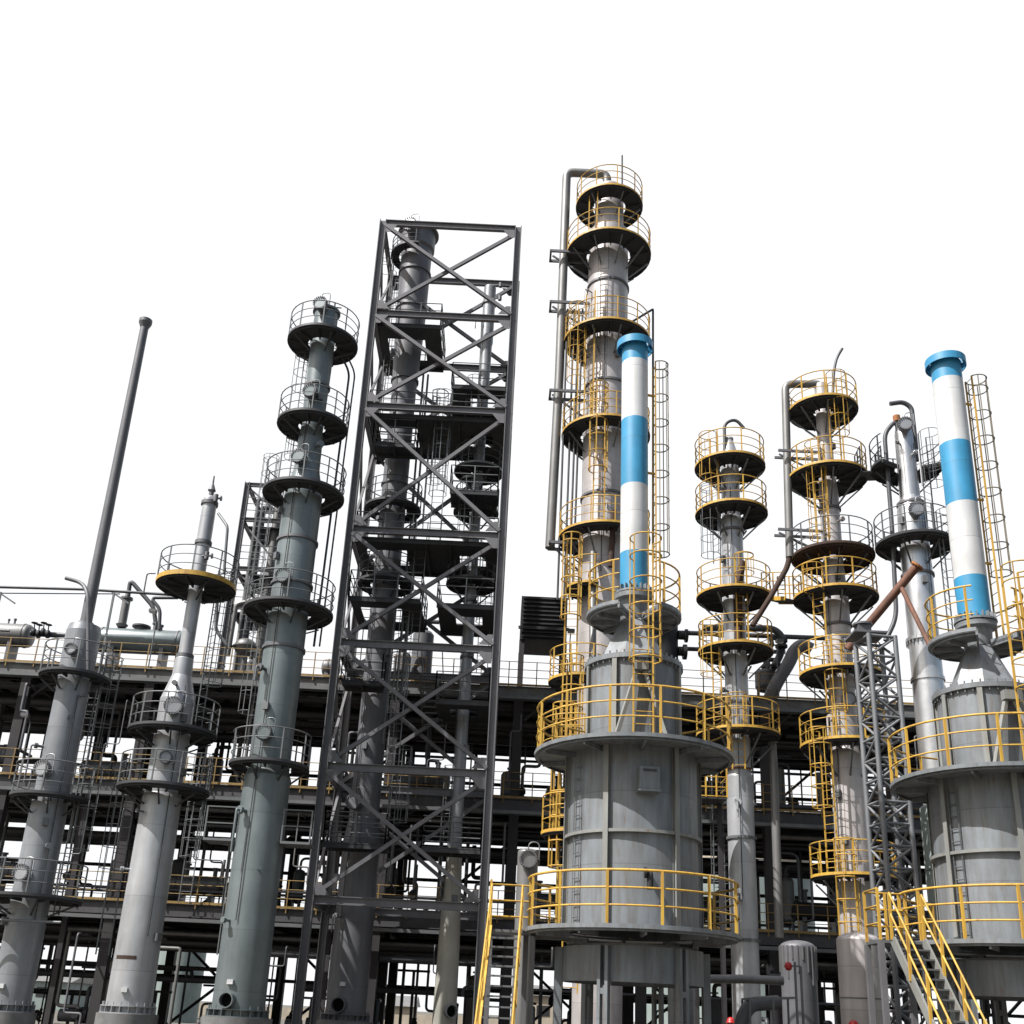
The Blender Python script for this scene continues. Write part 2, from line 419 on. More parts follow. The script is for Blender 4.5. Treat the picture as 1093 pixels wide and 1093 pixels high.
B.pipe('vent_pipe', [(239, 612, -.6), (243, 562, -.6), (233, 548, -.2)], 1.6, railg, bend=.2)
m = MB(); p = at(166, 612, 37.4); q = at(157, 612, 37.4); m.tube(rounded([p, q, q - Vector((0, 0, .8))], .1), .03, 5); m.build('lifting_davit', railg, B.root)
B.plate(133, 1057)
m = MB(); zz = B.z(1023); r = B.r(zz); m.lathe((B.X, 38, 0), [(r + .004, zz - .06), (r + .008, zz + .06)], 16, a0=-42, a1=18); m.build('weld_band', brown, B.root)
for y in (535, 596):
    m = MB(); p = Vector((B.X, 37.8, B.z(y))); m.tube([p, p + Vector((.45, -.1, 0))], .04, 6); m.disc(p + Vector((.5, -.1, 0)), (1, 0, 0), .11, .05, 10); m.disc(p + Vector((.3, -.1, 0)), (0, 0, 1), .09, .3, 8); m.build('nozzle', plum, B.root)
# ---- C: tall green-grey column
C = Tower('distillation_vessel', 'tall green-grey column with five dark disc platforms left of the steel frame', 'process tower', 298, 733, 37, green,
          [(1088, 28.2), (830, 24.4), (824, 22), (528, 20), (512, 16), (502, 13.6), (470, 12.8), (462, 11.8), (384, 12.6), (372, 12.6), (352, 12.6), (335, 12.4)],
          base_y=1086, rings=(407, 571, 618, 687), top='flange')
C.plat(368, 37, rail=railg, toe=raild, brackets=5, braceL=.4)
C.plat(456, 37, rail=railg, toe=raild, brackets=5, braceL=.4)
C.plat(530, 43, rail=railg, toe=raild, brackets=6, braceL=.4)
C.plat(655, 47, rail=railg, toe=raild, brackets=6, braceL=.4)
C.plat(819, 42, rail=railg, toe=raild, a0=-150, a1=120, brackets=5, braceL=.4)
for x, y, r in ((341, 336, 7.5), (330, 428, 7.5), (318, 497, 8), (301, 625, 8), (281, 789, 8.5)): C.man(x, y, r)
C.lad(323, 456, 368, .8, railg, back=True); C.lad(300, 656, 530, 1.25, railg, back=True, cage=True); C.lad(312, 530, 456, .95, railg, back=True)
C.lad(240, 1020, 905, 1.15, railg, back=True, w=.24, step=.6, cage=False)
C.lad(268, 819, 656, 1.3, railg, back=True)
for dx, r in ((29, 1.3), (35, 1.0)):
    C.pipe('side_pipe', [(298 + dx + 8, 690, .6), (298 + dx + 46, 398, .6), (298 + dx + 34, 372, .3)], r, raild, bend=.3)
C.skirt_hole(243, 1068, 8); C.plate(246, 1049)
zz = C.z(900)
for sx in (-1, 1):
    m = MB()
    c0 = Vector((C.X + sx * 1.3, 37, zz)); m.box(c0, (1.0, 1.0, .08))
    for dz in (.55, 1.1): m.beam(c0 + Vector((-.5, -.47, dz)), c0 + Vector((.5, -.47, dz)), .04, .04)
    for dx in (-.48, .48): m.beam(c0 + Vector((dx, -.47, 0)), c0 + Vector((dx, -.47, 1.1)), .05, .05)
    m.build('side_landing', railg, C.root)
m = MB()
for i in range(4):
    m.tube([(C.X - .05 + .12 * i, 36.9, C.z(335)), (C.X - .05 + .12 * i, 36.9, C.z(335) + .35 + .15 * (i % 2))], .04, 6)
m.tube([(C.X - .2, 36.9, C.z(335) + .3), (C.X + .6, 36.9, C.z(335) + .25)], .03, 5); m.build('top_nozzle', plum, C.root)
# ---- D: fat column inside the frame
D_ = Tower('distillation_vessel', 'wide dark grey column standing inside the tall steel frame, on its left', 'process tower', 400, 750, 42.2, plum,
           [(1088, 21.8), (898, 19.8), (876, 15.8), (748, 14.6), (420, 13), (348, 15.6), (338, 15.8), (270, 16.2), (268, 18.5), (252, 18.5)], base_y=1090, rings=(283, 322, 400, 512), top='flange')
D_.man(436, 256, 8, grey); D_.man(378, 860, 8.5)
D_.plat(276, 27, hgt=.8, rail=raild, a0=-150, a1=10, brackets=0)
D_.plat(545, 30, rail=raild, a0=-180, a1=180, brackets=4); D_.plat(625, 30, rail=raild, brackets=4)
D_.lad(460, 560, 440, 1.35, railg); D_.lad(415, 330, 292, 1.1, railg); D_.lad(421, 800, 690, 1.2, railg); D_.lad(418, 940, 830, 1.3, railg)
for dx in (22, 27): D_.pipe('side_pipe', [(400 + dx, 750, .3), (400 + dx + 30, 400, .3)], 1.3, railg)
D_.skirt_hole(362, 1073, 8); D_.plate(366, 1051)
# ---- E: slim column inside the frame
E_ = Tower('distillation_vessel', 'slim column with tapered beige skirt standing inside the steel frame on its right', 'process tower', 496, 740, 42.2, grey,
           [(1090, 12.6), (1009, 11), (905, 7.4), (880, 6.6), (560, 5.4), (400, 5.6), (370, 5.8), (366, 6.6), (308, 6.4)], base_y=None, rings=(321, 640, 700), top='dome')
m = MB(); zs = E_.z(905); rs = E_.r(zs)
m.lathe((E_.X, 42.2, 0), [(E_.r(0) + .02, 0), (E_.r(E_.z(1009)) + .02, E_.z(1009)), (rs + .02, zs), (rs - .02, zs + .02)], 36); m.build('skirt', beige, E_.root)
E_.plat(505, 26, rail=raild, toe=railg, brackets=4); E_.plat(548, 24, rail=raild, brackets=4, a0=-180, a1=100); E_.plat(625, 27, rail=raild, brackets=4)
for y in (308, 322): 
    m = MB(); p = Vector((E_.X, 42, E_.z(y))); m.tube([p, p + Vector((.5, -.1, 0))], .035, 6); m.disc(p + Vector((.5, -.1, 0)), (0, 0, 1), .09, .22, 8); m.build('nozzle', plum, E_.root)
E_.lad(507, 505, 440, .75, railg); E_.lad(500, 625, 548, .75, railg)
E_.skirt_hole(481, 1079, 7)
# ---- F: tallest column
F_ = Tower('distillation_vessel', 'tallest column, beige metal-clad with yellow-rimmed platforms and a left riser pipe', 'process tower', 649, 303, 40, clad,
           [(1090, 27), (640, 26), (525, 24.5), (521, 24.6), (462, 24), (440, 22), (330, 21.4), (250, 20.6), (246, 15.5), (205, 15)], rings=(296, 403, 523), top='dome')
F_.plat(222, 35.5, rail=yellow, toe=yellow, brackets=6); F_.plat(274, 45, rail=yellow, toe=yellow, brackets=9)
F_.plat(367, 46, rail=yellow, toe=yellow, brackets=9); F_.plat(467, 47, rail=yellow, toe=yellow, brackets=9)
F_.plat(577, 49, rail=yellow, toe=yellow, brackets=9)
F_.lad(631, 267, 240, 1.25, yellow); F_.lad(619, 460, 366, 1.45, yellow, cage0=1.8); F_.lad(637, 570, 455, 1.2, yellow, ht=.026, rs=.04)
F_.lad(641, 395, 300, 1.0, railg, cage=False, rs=.018); F_.lad(627, 465, 350, 1.3, yellow, cage=False, rs=.045)
F_.pipe('lightning_rod', [(664, 205, -.9), (664, 166, -.9)], 1.0, raild)
F_.pipe('vapour_riser', [(648, 200), (648, 186), (605, 184), (597, 400), (587, 585)], 4.6, insul, bend=.35, n=14)
for i, x in enumerate((613, 618, 622, 606)): F_.pipe('side_pipe', [(x - 11, 640, -.2), (x, 330, -.2)], 1.2, raild)
F_.pipe('side_pipe', [(697, 600, .8), (697, 330, .8), (672, 345, .2)], 1.3, raild, bend=.05)
for y in (276, 330, 424, 585):
    m = MB(); z = F_.z(y); xr = at(598, y, 40).x
    for dy in (-.35, .35): m.beam((xr - .5, 40 + dy, z), (F_.X - F_.r(z) + .05, 40 + dy, z), .09, .12)
    m.beam((xr - .35, 40, z + .005), (F_.X - F_.r(z), 40, z - 1.1), .07, .07); m.beam((xr - .45, 39.6, z + .003), (xr - .45, 40.4, z + .003), .09, .09)
    m.build('pipe_bracket', plum, F_.root)
zz = F_.z(640)
platform(F_.root, F_.X - .55, 39.1, zz, 1.0, .2, rail=yellow, toe=yellow, a0=-160, a1=10, brackets=0)
platform(F_.root, F_.X - .95, 37.2, F_.z(748) - .2, 1.25, .2, rail=yellow, toe=yellow, a0=-150, a1=60, brackets=0)
ladder(F_.root, at(610, 700, 37).x, 37.3, .2, -10, F_.z(748), F_.z(636), yellow, ht=.028, rs=.045)
ladder(F_.root, at(606, 860, 33).x, 33.2, .1, -25, zat(at(606, 860, 33).x, 33, 985), zat(at(606, 860, 33).x, 33, 790), yellow, cage0=1.6, rs=.045, ht=.026)
ladder(F_.root, at(612, 760, 36).x, 36.2, .1, -10, zat(at(612, 760, 36).x, 36, 815), zat(at(612, 760, 36).x, 36, 735), yellow, ht=.026, rs=.04, cage0=.4)
ladder(F_.root, at(612, 860, 31).x, 31.2, .1, 10, zat(at(612, 860, 31).x, 31, 1060), zat(at(612, 860, 31).x, 31, 850), yellow, cage=False)
for zy in (806, 890):
    X5 = at(604, zy, 33).x; z5 = zat(X5, 33, zy); platform(F_.root, X5 + .3, 33.2, z5, 1.05, .1, rail=yellow, toe=yellow, a0=-150, a1=20, brackets=0)
F_.pipe('downcomer_pipe', [(632, 800, -3), (633, 590, -1.2)], 4.2, insul, n=12)
F_.pipe('rusty_side_pipe', [(652, 605, -1.3), (655, 545, -1.3)], 3.2, brown, n=10)
# ---- G
Gt = Tower('distillation_vessel', 'slim grey column with five yellow platforms between the left tank and the right columns', 'process tower', 789, 819, 40, greyB,
           [(1090, 15.2), (830, 14), (826, 12.6), (600, 11.6), (558, 11.4), (552, 10), (492, 9.4), (486, 9), (470, 4)], rings=(563, 748, 893, 1003), top='flange')
for y, h in ((500, 37), (550, 38), (639, 39.5), (697, 39.5), (786, 44)): Gt.plat(y, h, rail=yellow, toe=yellow, brackets=6)
Gt.lad(761, 545, 497, .85, yellow, cage0=1.2); Gt.lad(763, 604, 552, .8, railg, cage0=.2); Gt.lad(788, 692, 630, .75, yellow, cage0=2.8); Gt.lad(763, 785, 700, 1.0, yellow); Gt.lad(783, 826, 780, .85, yellow, cage0=1.4)
Gt.pipe('gooseneck_vent', [(774, 490, -.2), (773, 452, -.2), (785, 447, -.2), (794, 457, -.2)], 1.8, pipem, bend=.35)
Gt.pipe('rusty_side_pipe', [(788, 690, -.5), (788, 625, -.5), (792, 600, -.3)], 4.4, brown, bend=.3, n=12)
m = MB(); zz = Gt.z(822); r = Gt.r(zz - .3); m.lathe((Gt.X, 40, 0), [(r + .006, zz - .04), (r + .012, zz + .03)], 30); m.build('red_band', rust_m, Gt.root)
# ---- H
H = Tower('distillation_vessel', 'metal-clad column with seven stacked platforms and a left riser ending in brown pipe', 'process tower', 896, 700, 38.5, clad,
          [(1090, 20), (935, 18.4), (932, 18.4), (806, 15.8), (800, 14.2), (640, 13.4), (606, 10.6), (530, 10.2), (522, 9.6), (505, 8), (440, 7.4), (412, 7)], rings=(540, 664), top='dome')
for y, h, rl, te, dk in ((440, 36, yellow, yellow, dark), (512, 41.5, yellow, yellow, dark), (596, 43, railg, brown, brown), (640, 44, yellow, yellow, dark), (722, 43, yellow, yellow, dark), (798, 47, yellow, yellow, dark)):
    H.plat(y, h, rail=rl, toe=te, deck=dk, brackets=7, a0=-180 if y != 596 else -180, a1=180)
H.plat(938, 45, rail=yellow, toe=yellow, a0=-150, a1=130, brackets=5)
H.lad(886, 510, 437, .7, yellow, cage0=1.5); H.lad(872, 600, 512, .85, yellow, cage0=.6); H.lad(868, 700, 645, 1.3, yellow); H.lad(889, 795, 725, .8, yellow, cage0=1.); H.lad(879, 935, 818, 1.25, yellow); H.lad(903, 1085, 935, .9, yellow)
H.pipe('vapour_riser', [(878, 430), (878, 410), (838, 410), (843, 595)], 4.2, insul, bend=.35, n=12)
H.pipe('rusty_riser_end', [(843, 590), (841, 604), (822, 638), (803, 668)], 3.0, brown, bend=.4, n=10)
H.pipe('gooseneck_vent', [(889, 420, -.2), (890, 396, -.2), (893, 382, -.2), (899, 372, -.2)], 1.5, pipem, bend=.6)
for y in (487, 571):
    m = MB(); z = H.z(y); xr = at(838, y, 38.5).x
    for dy in (-.3, .3): m.beam((xr - .35, 38.5 + dy, z), (H.X - H.r(z) + .05, 38.5 + dy, z), .08, .1)
    m.beam((xr - .25, 38.5, z), (H.X - H.r(z), 38.5, z - .8), .06, .06); m.build('pipe_bracket', plum, H.root)
H.man(906, 752, 7, grey)
# ---- J
J = Tower('distillation_vessel', 'silver clad column with a thick gooseneck pipe behind the right-hand striped stack', 'process tower', 978, 600, 37, bright,
          [(1090, 17.5), (760, 16.5), (700, 16), (560, 15.2), (545, 14.6), (532, 10.6), (516, 10.4), (465, 9.6), (455, 8)], rings=(534, 609), top='dome')
J.plat(500, 37, rail=raild, toe=dark, brackets=4, a0=62, a1=298); J.plat(583, 40, rail=railg, toe=dark, brackets=6); 
J.man(967, 461, 7.5, grey); J.man(979, 553, 8, grey)
m = MB()
for y, rr in ((684, 18.5), (726, 17.6)):
    zz = J.z(y); q = size(rr, J.X, 37, zz); m.lathe((J.X, 37, 0), [(q - .2, zz - .06), (q, zz - .06), (q, zz + .06), (q - .2, zz + .06)], 40)
for k in range(24):
    a = 2 * math.pi * k / 24; q = size(18, J.X, 37, J.z(700)); m.beam((J.X + q * math.sin(a), 37 - q * math.cos(a), J.z(689)), (J.X + q * math.sin(a), 37 - q * math.cos(a), J.z(682)), .03, .05)
m.build('bolted_collar', bright, J.root)
J.pipe('gooseneck_pipe', [(979, 492, -.1), (977, 470, -.1), (973, 435, -.1), (964, 429, -.1), (950, 431, -.1)], 2.6, pipem, bend=.5)
J.pipe('overhead_pipe', [(959, 460, -.1), (956, 449, -.1), (944, 462, -.1), (947, 500, -.1), (952, 560, -.1), (957, 660, -.1), (945, 684, -.1)], 2.4, pipem, bend=.5)
m = MB(); p = at(957, 447, 36.9); m.disc(p, (0, 0, 1), .14, .25, 14); m.build('top_nozzle', rusto, J.root)
J.lad(1003, 700, 583, 1.0, railg); J.lad(984, 583, 500, .8, railg)

# ================================================================== TALL STEEL FRAME
def frame_legs(pxy, Df, Db): return [at(*pxy[0], Df).x, at(*pxy[1], Df).x]
FD, BD = 40., 44.
xl, xr = at(363, 663, FD).x, at(533.5, 620, FD).x
xm = (xl + xr) / 2
fr = thing('steel_frame', 'tall open steel frame with crossed braces enclosing two columns', 'steel tower', (xm, 42, 0))
zf = lambda y: zat(xl, FD, y)
levels = [238, 334, 433, 565, 686, 818, 960]
ZL = [zf(y) for y in levels]; ztop = ZL[0] + .12
for X, Y in ((xl, FD), (xr, FD), (xl, BD), (xr, BD)):
    m = MB(); m.ibeam((X, Y, 0), (X, Y, ztop), .3, .3, up=(1, 0, 0), t=.035); m.build('leg', steel, fr)
for i, z in enumerate(ZL):
    for (a, b) in (((xl + .15, FD), (xr - .15, FD)), ((xl + .15, BD), (xr - .15, BD)), ((xl, FD + .16), (xl, BD - .16)), ((xr, FD + .16), (xr, BD - .16))):
        m = MB(); m.ibeam((a[0], a[1], z), (b[0], b[1], z), .18, .30); m.build('beam', steel, fr)
    zb = ZL[i + 1] if i < len(ZL) - 1 else None
    if zb is None: continue
    hi, lo = z - .2, zb + .2
    for Y in (FD, BD):
        o = -.09 if Y == FD else .09
        m = MB(); m.ibeam((xl + .12, Y + o, hi), (xr - .12, Y + o, lo), .15, .16, up=(0, 1, 0)); m.build('brace', steel, fr)
        m = MB(); m.ibeam((xl + .12, Y - o, lo), (xr - .12, Y - o, hi), .15, .14, up=(0, 1, 0)); m.build('brace', steel, fr)
    for X in (xl, xr):
        o = .06
        m = MB(); m.beam((X - o, FD + .15, hi), (X - o, BD - .15, lo), .1, .1); m.build('brace', steel, fr)
        m = MB(); m.beam((X + o, FD + .15, lo), (X + o, BD - .15, hi), .1, .1); m.build('brace', steel, fr)
for i, z in enumerate(ZL):                                # gusset plates at the joints
    for X, e in ((xl, 1), (xr, -1)):
        for Y in (FD - .02, BD + .02):
            for s_ in ((-1,) if i == 0 else (1,) if i == len(ZL) - 1 else (-1, 1)):
                m = MB(); x0_ = X + e * .16; y0_ = Y + (-.012 if Y < 41 else .012) - (.10 if Y < 41 else -.10)
                vs = [(x0_, y_, z + s_ * .16) for y_ in (y0_ - .008, y0_ + .008)] + [(x0_ + e * .55, y_, z + s_ * .16) for y_ in (y0_ - .008, y0_ + .008)] + [(x0_ + e * .2, y_, z + s_ * .6) for y_ in (y0_ - .008, y0_ + .008)] + [(x0_, y_, z + s_ * .6) for y_ in (y0_ - .008, y0_ + .008)]
                m.add(vs, [(0, 2, 4, 6), (1, 7, 5, 3), (0, 1, 3, 2), (2, 3, 5, 4), (4, 5, 7, 6), (6, 7, 1, 0)]); m.build('gusset_plate', steel, fr)
def floor(z, x0, x1, y0, y1, rail=raild, holes=(), front=True, deckm=dark, hgt=1.15, sides=True, back=True):
    """plate floor in strips that leave out square holes round the columns: holes = (cx, cy, half)"""
    m = MB(); segs = [(x0, x1)]
    cuts = sorted((h[0] - h[2], h[0] + h[2], h[1] - h[2], h[1] + h[2]) for h in holes)
    x = x0
    for a, b, c, d in cuts:
        a = max(a, x0); b = min(b, x1)
        if b <= a: continue
        if a > x: m.box(((x + a) / 2, (y0 + y1) / 2, z), (a - x, y1 - y0, .05))
        if c > y0: m.box(((a + b) / 2, (y0 + c) / 2, z), (b - a, c - y0, .05))
        if d < y1: m.box(((a + b) / 2, (d + y1) / 2, z), (b - a, y1 - d, .05))
        x = b
    if x < x1: m.box(((x + x1) / 2, (y0 + y1) / 2, z), (x1 - x, y1 - y0, .05))
    n = max(2, int((x1 - x0) / .9))
    for i in range(1, n):
        xx = x0 + (x1 - x0) * i / n
        if any(a < xx < b for a, b, c, d in cuts): continue
        m.beam((xx, y0 + .05, z - .1), (xx, y1 - .05, z - .1), .08, .14)
    for yy in (y0 + .04, y1 - .04): m.beam((x0, yy, z - .105), (x1, yy, z - .105), .06, .15)
    p = m.build('floor', deckm, fr)
    q = MB(); r = .022
    loop = []
    if front: loop.append(((x0, y0), (x1, y0)))
    if back: loop.append(((x0, y1), (x1, y1)))
    if sides: loop += [((x0, y0), (x0, y1)), ((x1, y0), (x1, y1))]
    for (a, b) in loop:
        L = math.hypot(b[0] - a[0], b[1] - a[1]); k = max(1, round(L / 1.1))
        for hz in (hgt, hgt * .67, hgt * .34): q.tube([(a[0], a[1], z + hz), (b[0], b[1], z + hz)], r, 5)
        for i in range(k + 1):
            px, py = a[0] + (b[0] - a[0]) * i / k, a[1] + (b[1] - a[1]) * i / k; q.beam((px, py, z), (px, py, z + hgt), .045, .045)
    q.build('railing', rail, p); return p
cD = (D_.X, 42.2, .85); cE = (E_.X, 42.2, .55)
floor(ZL[1] - .35, xl + .2, xl + 3.0, FD + .2, BD - .3, holes=[cD])
floor(zf(398) , xr - 2.6, xr - .2, FD + .6, BD - .1, holes=[cE], rail=railg)
floor(zf(420), xr - 2.55, xr - .25, FD + .9, BD - .4, holes=[cE], rail=railg, sides=False, back=False)
floor(ZL[2] - .22, xl + .2, xr - .2, FD + .2, BD - .2, holes=[cD, cE], rail=raild)
floor(zf(467), xl + .5, xl + 2.3, FD + .3, FD + 1.4, rail=railg)
floor(zf(515), xr - 2.3, xr - .3, FD + .2, FD + 1.6, rail=railg)
floor(ZL[3] - .22, xl + .2, xr - .2, FD + .2, BD - .2, holes=[cD, cE], rail=railg)
floor(zf(634), xl + .2, xl + 3.1, FD + .2, BD - .3, holes=[cD], rail=railg)
floor(zf(634) - .1, xr - 2.5, xr - .2, FD + .25, BD - .3, holes=[cE], rail=railg)
floor(zf(722), xl + .2, xl + 1.8, FD + .4, FD + 1.4, rail=railg)
floor(zf(730) - .3, xr - 2.3, xr - .2, FD + .4, BD - .5, holes=[cE], rail=railg)
floor(zf(897), xl + .2, xl + 2.5, FD + .3, FD + 1.3, rail=railg)
floor(zf(897), xr - 2.4, xr - .2, FD + .3, FD + 1.5, rail=railg)
ladder(fr, xl + 3.4, FD + 1.2, .1, 0, ZL[3], ZL[2] + .2, railg)
ladder(fr, xl + .6, BD - .8, .1, 0, ZL[1], ZL[0] - 1.4, railg); ladder(fr, xl + .6, BD - .8, .1, 0, ZL[2], ZL[1], railg)
ladder(fr, xr - .6, BD - .8, .1, 0, ZL[4], ZL[3], railg); ladder(fr, xm - .3, FD + 1.4, .1, 0, ZL[4], ZL[3], railg, cage=False)
ladder(fr, xl + 2.5, FD + .7, .1, 0, ZL[5], zf(722), railg)
m = MB(); zz = ZL[4] - 1.5
for i in range(9):
    m.box((xm + .5 + .02 * i, FD + 1.6 + .22 * i, zz - .2 * i + .8), (.8, .2, .03))
for sx in (-.42, .42):
    for dz in (.1, 1.0): m.beam((xm + .5 + sx, FD + 1.5, zz + .8 + dz), (xm + .6 + sx, FD + 3.5, zz - .9 + dz), .04, .05)
m.build('stair_flight', railg, fr)

# ================================================================== TANKS WITH STRIPED STACKS
def tank(D, ax, stackpx, label, slabel, ys, sy, mirror=False):
    X = at(ax[0], ax[1], D).x
    t = thing('reactor_tank', label, 'tank', (X, D, 0))
    Z = lambda y: zat(X, D, y)
    c = (X, D, 0)
    R = size(68, X, D, Z(ys['mid'])); zlow = zat(X, D - 2.2, ys['low']); zup = zat(X, D - 2.1, ys['up'])
    zsk = zlow - size(52, X, D, zlow) * .98; zdt = Z(ys['drumtop']); zct = Z(ys['conetop'])
    m = MB(); m.lathe(c, [(R, zlow), (R, zup)], 56); 
    m.build('shell', tank_m, t)
    m = MB(); Rs = R + .08
    m.lathe(c, [(Rs - .03, zsk), (Rs, zsk), (Rs, zlow - .35), (Rs - .03, zlow - .35)], 56)
    m.lathe(c, [(0, zlow - .3), (R - .02, zlow - .3)], 56); m.build('skirt', tank_m, t)
    for k in range(6):                                    # slotted double-channel legs
        a = rad(60 * k - (28 if not mirror else 10)); d = Vector((math.sin(a), -math.cos(a), 0)); s_ = Vector((math.cos(a), math.sin(a), 0)); p = Vector(c) + d * (Rs + .08); m = MB()
        for e in (-.085, .085): m.beam(p + s_ * e, p + s_ * e + Vector((0, 0, zlow - .36)), .07, .16, up=d)
        z = .3
        while z < zlow - .6: m.beam(p + Vector((0, 0, z)), p + Vector((0, 0, z + .12)), .10, .14, up=d); z += .9
        m.build('leg', tank_m, t)
    for k in range(6):                                    # vertical stiffeners
        a = rad(60 * k - (29 if not mirror else 10)); d = Vector((math.sin(a), -math.cos(a), 0)); m = MB(); p = Vector(c) + d * (R + .06)
        m.ibeam(p + Vector((0, 0, zlow + .01)), p + Vector((0, 0, zup - .02)), .12, .12, up=d, t=.015); m.build('stiffener', stiff, t)
    m = MB(); zr = Z(ys['ring']) - .05; m.lathe(c, [(R, zr), (R + .10, zr), (R + .10, zr + .07), (R, zr + .07)], 56); m.build('girth_ring', stiff, t)
    m = MB(); zbx = Z(ys['box']); a = rad(5 if not mirror else 12); d = Vector((math.sin(a), -math.cos(a), 0)); p = Vector(c) + d * (R + .14)
    m.box((p.x, p.y, zbx), (.46, .28, .5), a); m.box((p.x, p.y, zbx - .28), (.5, .34, .05), a); m.build('inspection_box', tank_m, t)
    m = MB(); p = Vector(c) + d * (R + .30)
    m.box((p.x, p.y, zbx + .17), (.3, .03, .04), a); m.build('box_clamp', raild, t)
    m = MB(); a = rad(6); p = Vector(c) + Vector((math.sin(a), -math.cos(a), 0)) * R
    m.tube(rounded([p + Vector((0, .05, zlow + 1.15)), p + Vector((0, -.3, zlow + 1.15)), p + Vector((0, -.3, zlow + .8))], .1), .07, 8); m.disc(p + Vector((-.1, -.3, zlow + 1.15)), (1, 0, 0), .12, .05); m.build('sample_valve', black, t)
    Rl = size(114, X, D, zlow); Ru = size(105, X, D, zup)
    platform(t, X, D, zlow, Rl, R + .03, rail=yellow, toe=tank_m, deck=tank_m, brackets=0, rr=.026, posts=13, hgt=1.12, th=(.06, .03))
    platform(t, X, D, zup, Ru, R * .6, rail=yellow, toe=tank_m, deck=tank_m, brackets=0, rr=.024, posts=13, hgt=1.12, th=(.06, .03))
    # upper drum, bolted flange, faceted hood
    Rd = size(48, X, D, zdt)
    m = MB(); m.lathe(c, [(Rd, zup), (Rd, zdt)], 48); m.lathe(c, [(Rd, zdt), (Rd + .1, zdt), (Rd + .1, zdt + .12), (Rd * .6, zdt + .12)], 48)
    b = m
    for k in range(40):
        a = 2 * math.pi * k / 40; b.tube([(X + (Rd + .05) * math.sin(a), D - (Rd + .05) * math.cos(a), zdt - .08), (X + (Rd + .05) * math.sin(a), D - (Rd + .05) * math.cos(a), zdt + .2)], .02, 5)
    m.build('upper_drum', tank_m, t)
    for k in range(8):
        a = rad(45 * k - 29); d = Vector((math.sin(a), -math.cos(a), 0)); m = MB(); p = Vector(c) + d * (Rd + .05)
        m.ibeam(p + Vector((0, 0, zup)), p + Vector((0, 0, zdt - .02)), .12, .1, up=d, t=.015); m.build('drum_stiffener', stiff, t)
    # two splayed struts in front of the drum, under a small head box
    m = MB(); hz = zdt - .25; m.box((X + .02, D - Rd - .16, hz), (.34, .2, .22))
    for s_ in (-1, 1): m.beam((X + .02 + s_ * .1, D - Rd - .12, hz - .12), (X + .02 + s_ * .62, D - Rd - .3, zup + .03), .1, .09)
    m.build('splayed_strut', stiff, t)
    rs = size(14, X, D, zct)
    m = MB(); r0, r1 = size(40, X, D, zdt), size(15, X, D, zct)
    vs = []
    for r, z in ((r0, zdt + .12), (r1, zct)):
        for k in range(8):
            a = rad(45 * k + 22.5); w = 1.0 if k % 2 == 0 else .93
            vs.append((X + r * w * math.sin(a), D - r * w * math.cos(a), z))
    m.add(vs, [(k, (k + 1) % 8, 8 + (k + 1) % 8, 8 + k) for k in range(8)]); m.add(vs[8:], [tuple(range(8))])
    m.build('hood', tank_m, t)
    zp = Z(ys['plat']); Rp = size(50, X, D, zp)
    platform(t, X, D, zp, Rp, rs + .08, rail=yellow, toe=tank_m, deck=tank_m, a0=25, a1=335, brackets=0, rr=.022)
    zs = Z(ys['sbase']) 
    m = MB(); m.lathe(c, [(r1 * .95, zct), (rs * 1.12, zs - .25), (rs * 1.5, zs - .2), (rs * 1.5, zs - .08), (rs, zs - .08)], 32); m.build('stack_seat', tank_m, t)
    ladder(t, X, D, Rd + .35, 2 if not mirror else 12, zup, zp + .3, yellow, cage0=1.9, hoop=.65)
    # thin wire ladder on the shell
    ladder(t, X, D, R + .05, -62, zlow + .1, zup - .3, railg, cage=False, w=.12, step=.28, rs=.014, over=0)
    # ------------- the stack
    s = thing('striped_stack', slabel, 'chimney', (X, D, zs))
    r = size(sy['hw'], X, D, Z(sy['bands'][2])); bs = sy['bands']; m = MB()
    Zf = lambda y: zat(X, D - r, y)
    for k, (ya, yb) in enumerate(zip(bs, bs[1:])):
        m.cur = k % 2; m.lathe(c, [(r, Zf(yb) if k < 4 else zs), (r, Zf(ya))], 48)
    ztp = Zf(bs[0]); m.cur = 0; m.lathe(c, [(r, ztp), (r - .02, ztp), (r - .02, ztp - .6)], 48)
    m.build('stack_shell', [blue, white], s)
    m = MB(); m.lathe(c, [(r + .12, ztp - .12), (r + .14, ztp - .12), (r + .14, ztp + .10), (r + .02, ztp + .12), (r + .02, ztp + .09), (r + .12, ztp + .08), (r + .12, ztp - .12)], 48)
    for k in range(8):
        a = 2 * math.pi * k / 8 + .2; m.beam((X + r * math.sin(a), D - r * math.cos(a), ztp), (X + (r + .14) * math.sin(a), D - (r + .14) * math.cos(a), ztp), .02, .2)
    m.build('cap_ring', blue, s)
    m = MB(); m.lathe(c, [(r, zs - .05), (r + .12, zs - .05), (r + .12, zs + .0), (r, zs + .0)], 32)
    for k in range(20):
        a = 2 * math.pi * k / 20; m.beam((X + r * math.sin(a), D - r * math.cos(a), zs + .08), (X + (r + .1) * math.sin(a), D - (r + .1) * math.cos(a), zs + .08), .02, .16)
    m.build('base_flange', tank_m, s)
    zl0, zl1 = Z(sy['lad'][1]), Z(sy['lad'][0])
    lx = r + sy['loff']
    ladder(s, X, D, lx, 96, zp + .05, zl1, yellow, cage0=zl0 - zp, w=.16, cr=sy['cr'], co=sy['co'], over=0, hoop=.78, rs=.026, side=-.05, cmat=caget)
    for y in sy['br']:
        m = MB(); z = Z(y); m.beam((X + r - .02, D, z), (X + lx + .02, D + .05, z), .05, .05); m.build('ladder_bracket', yellow, s)
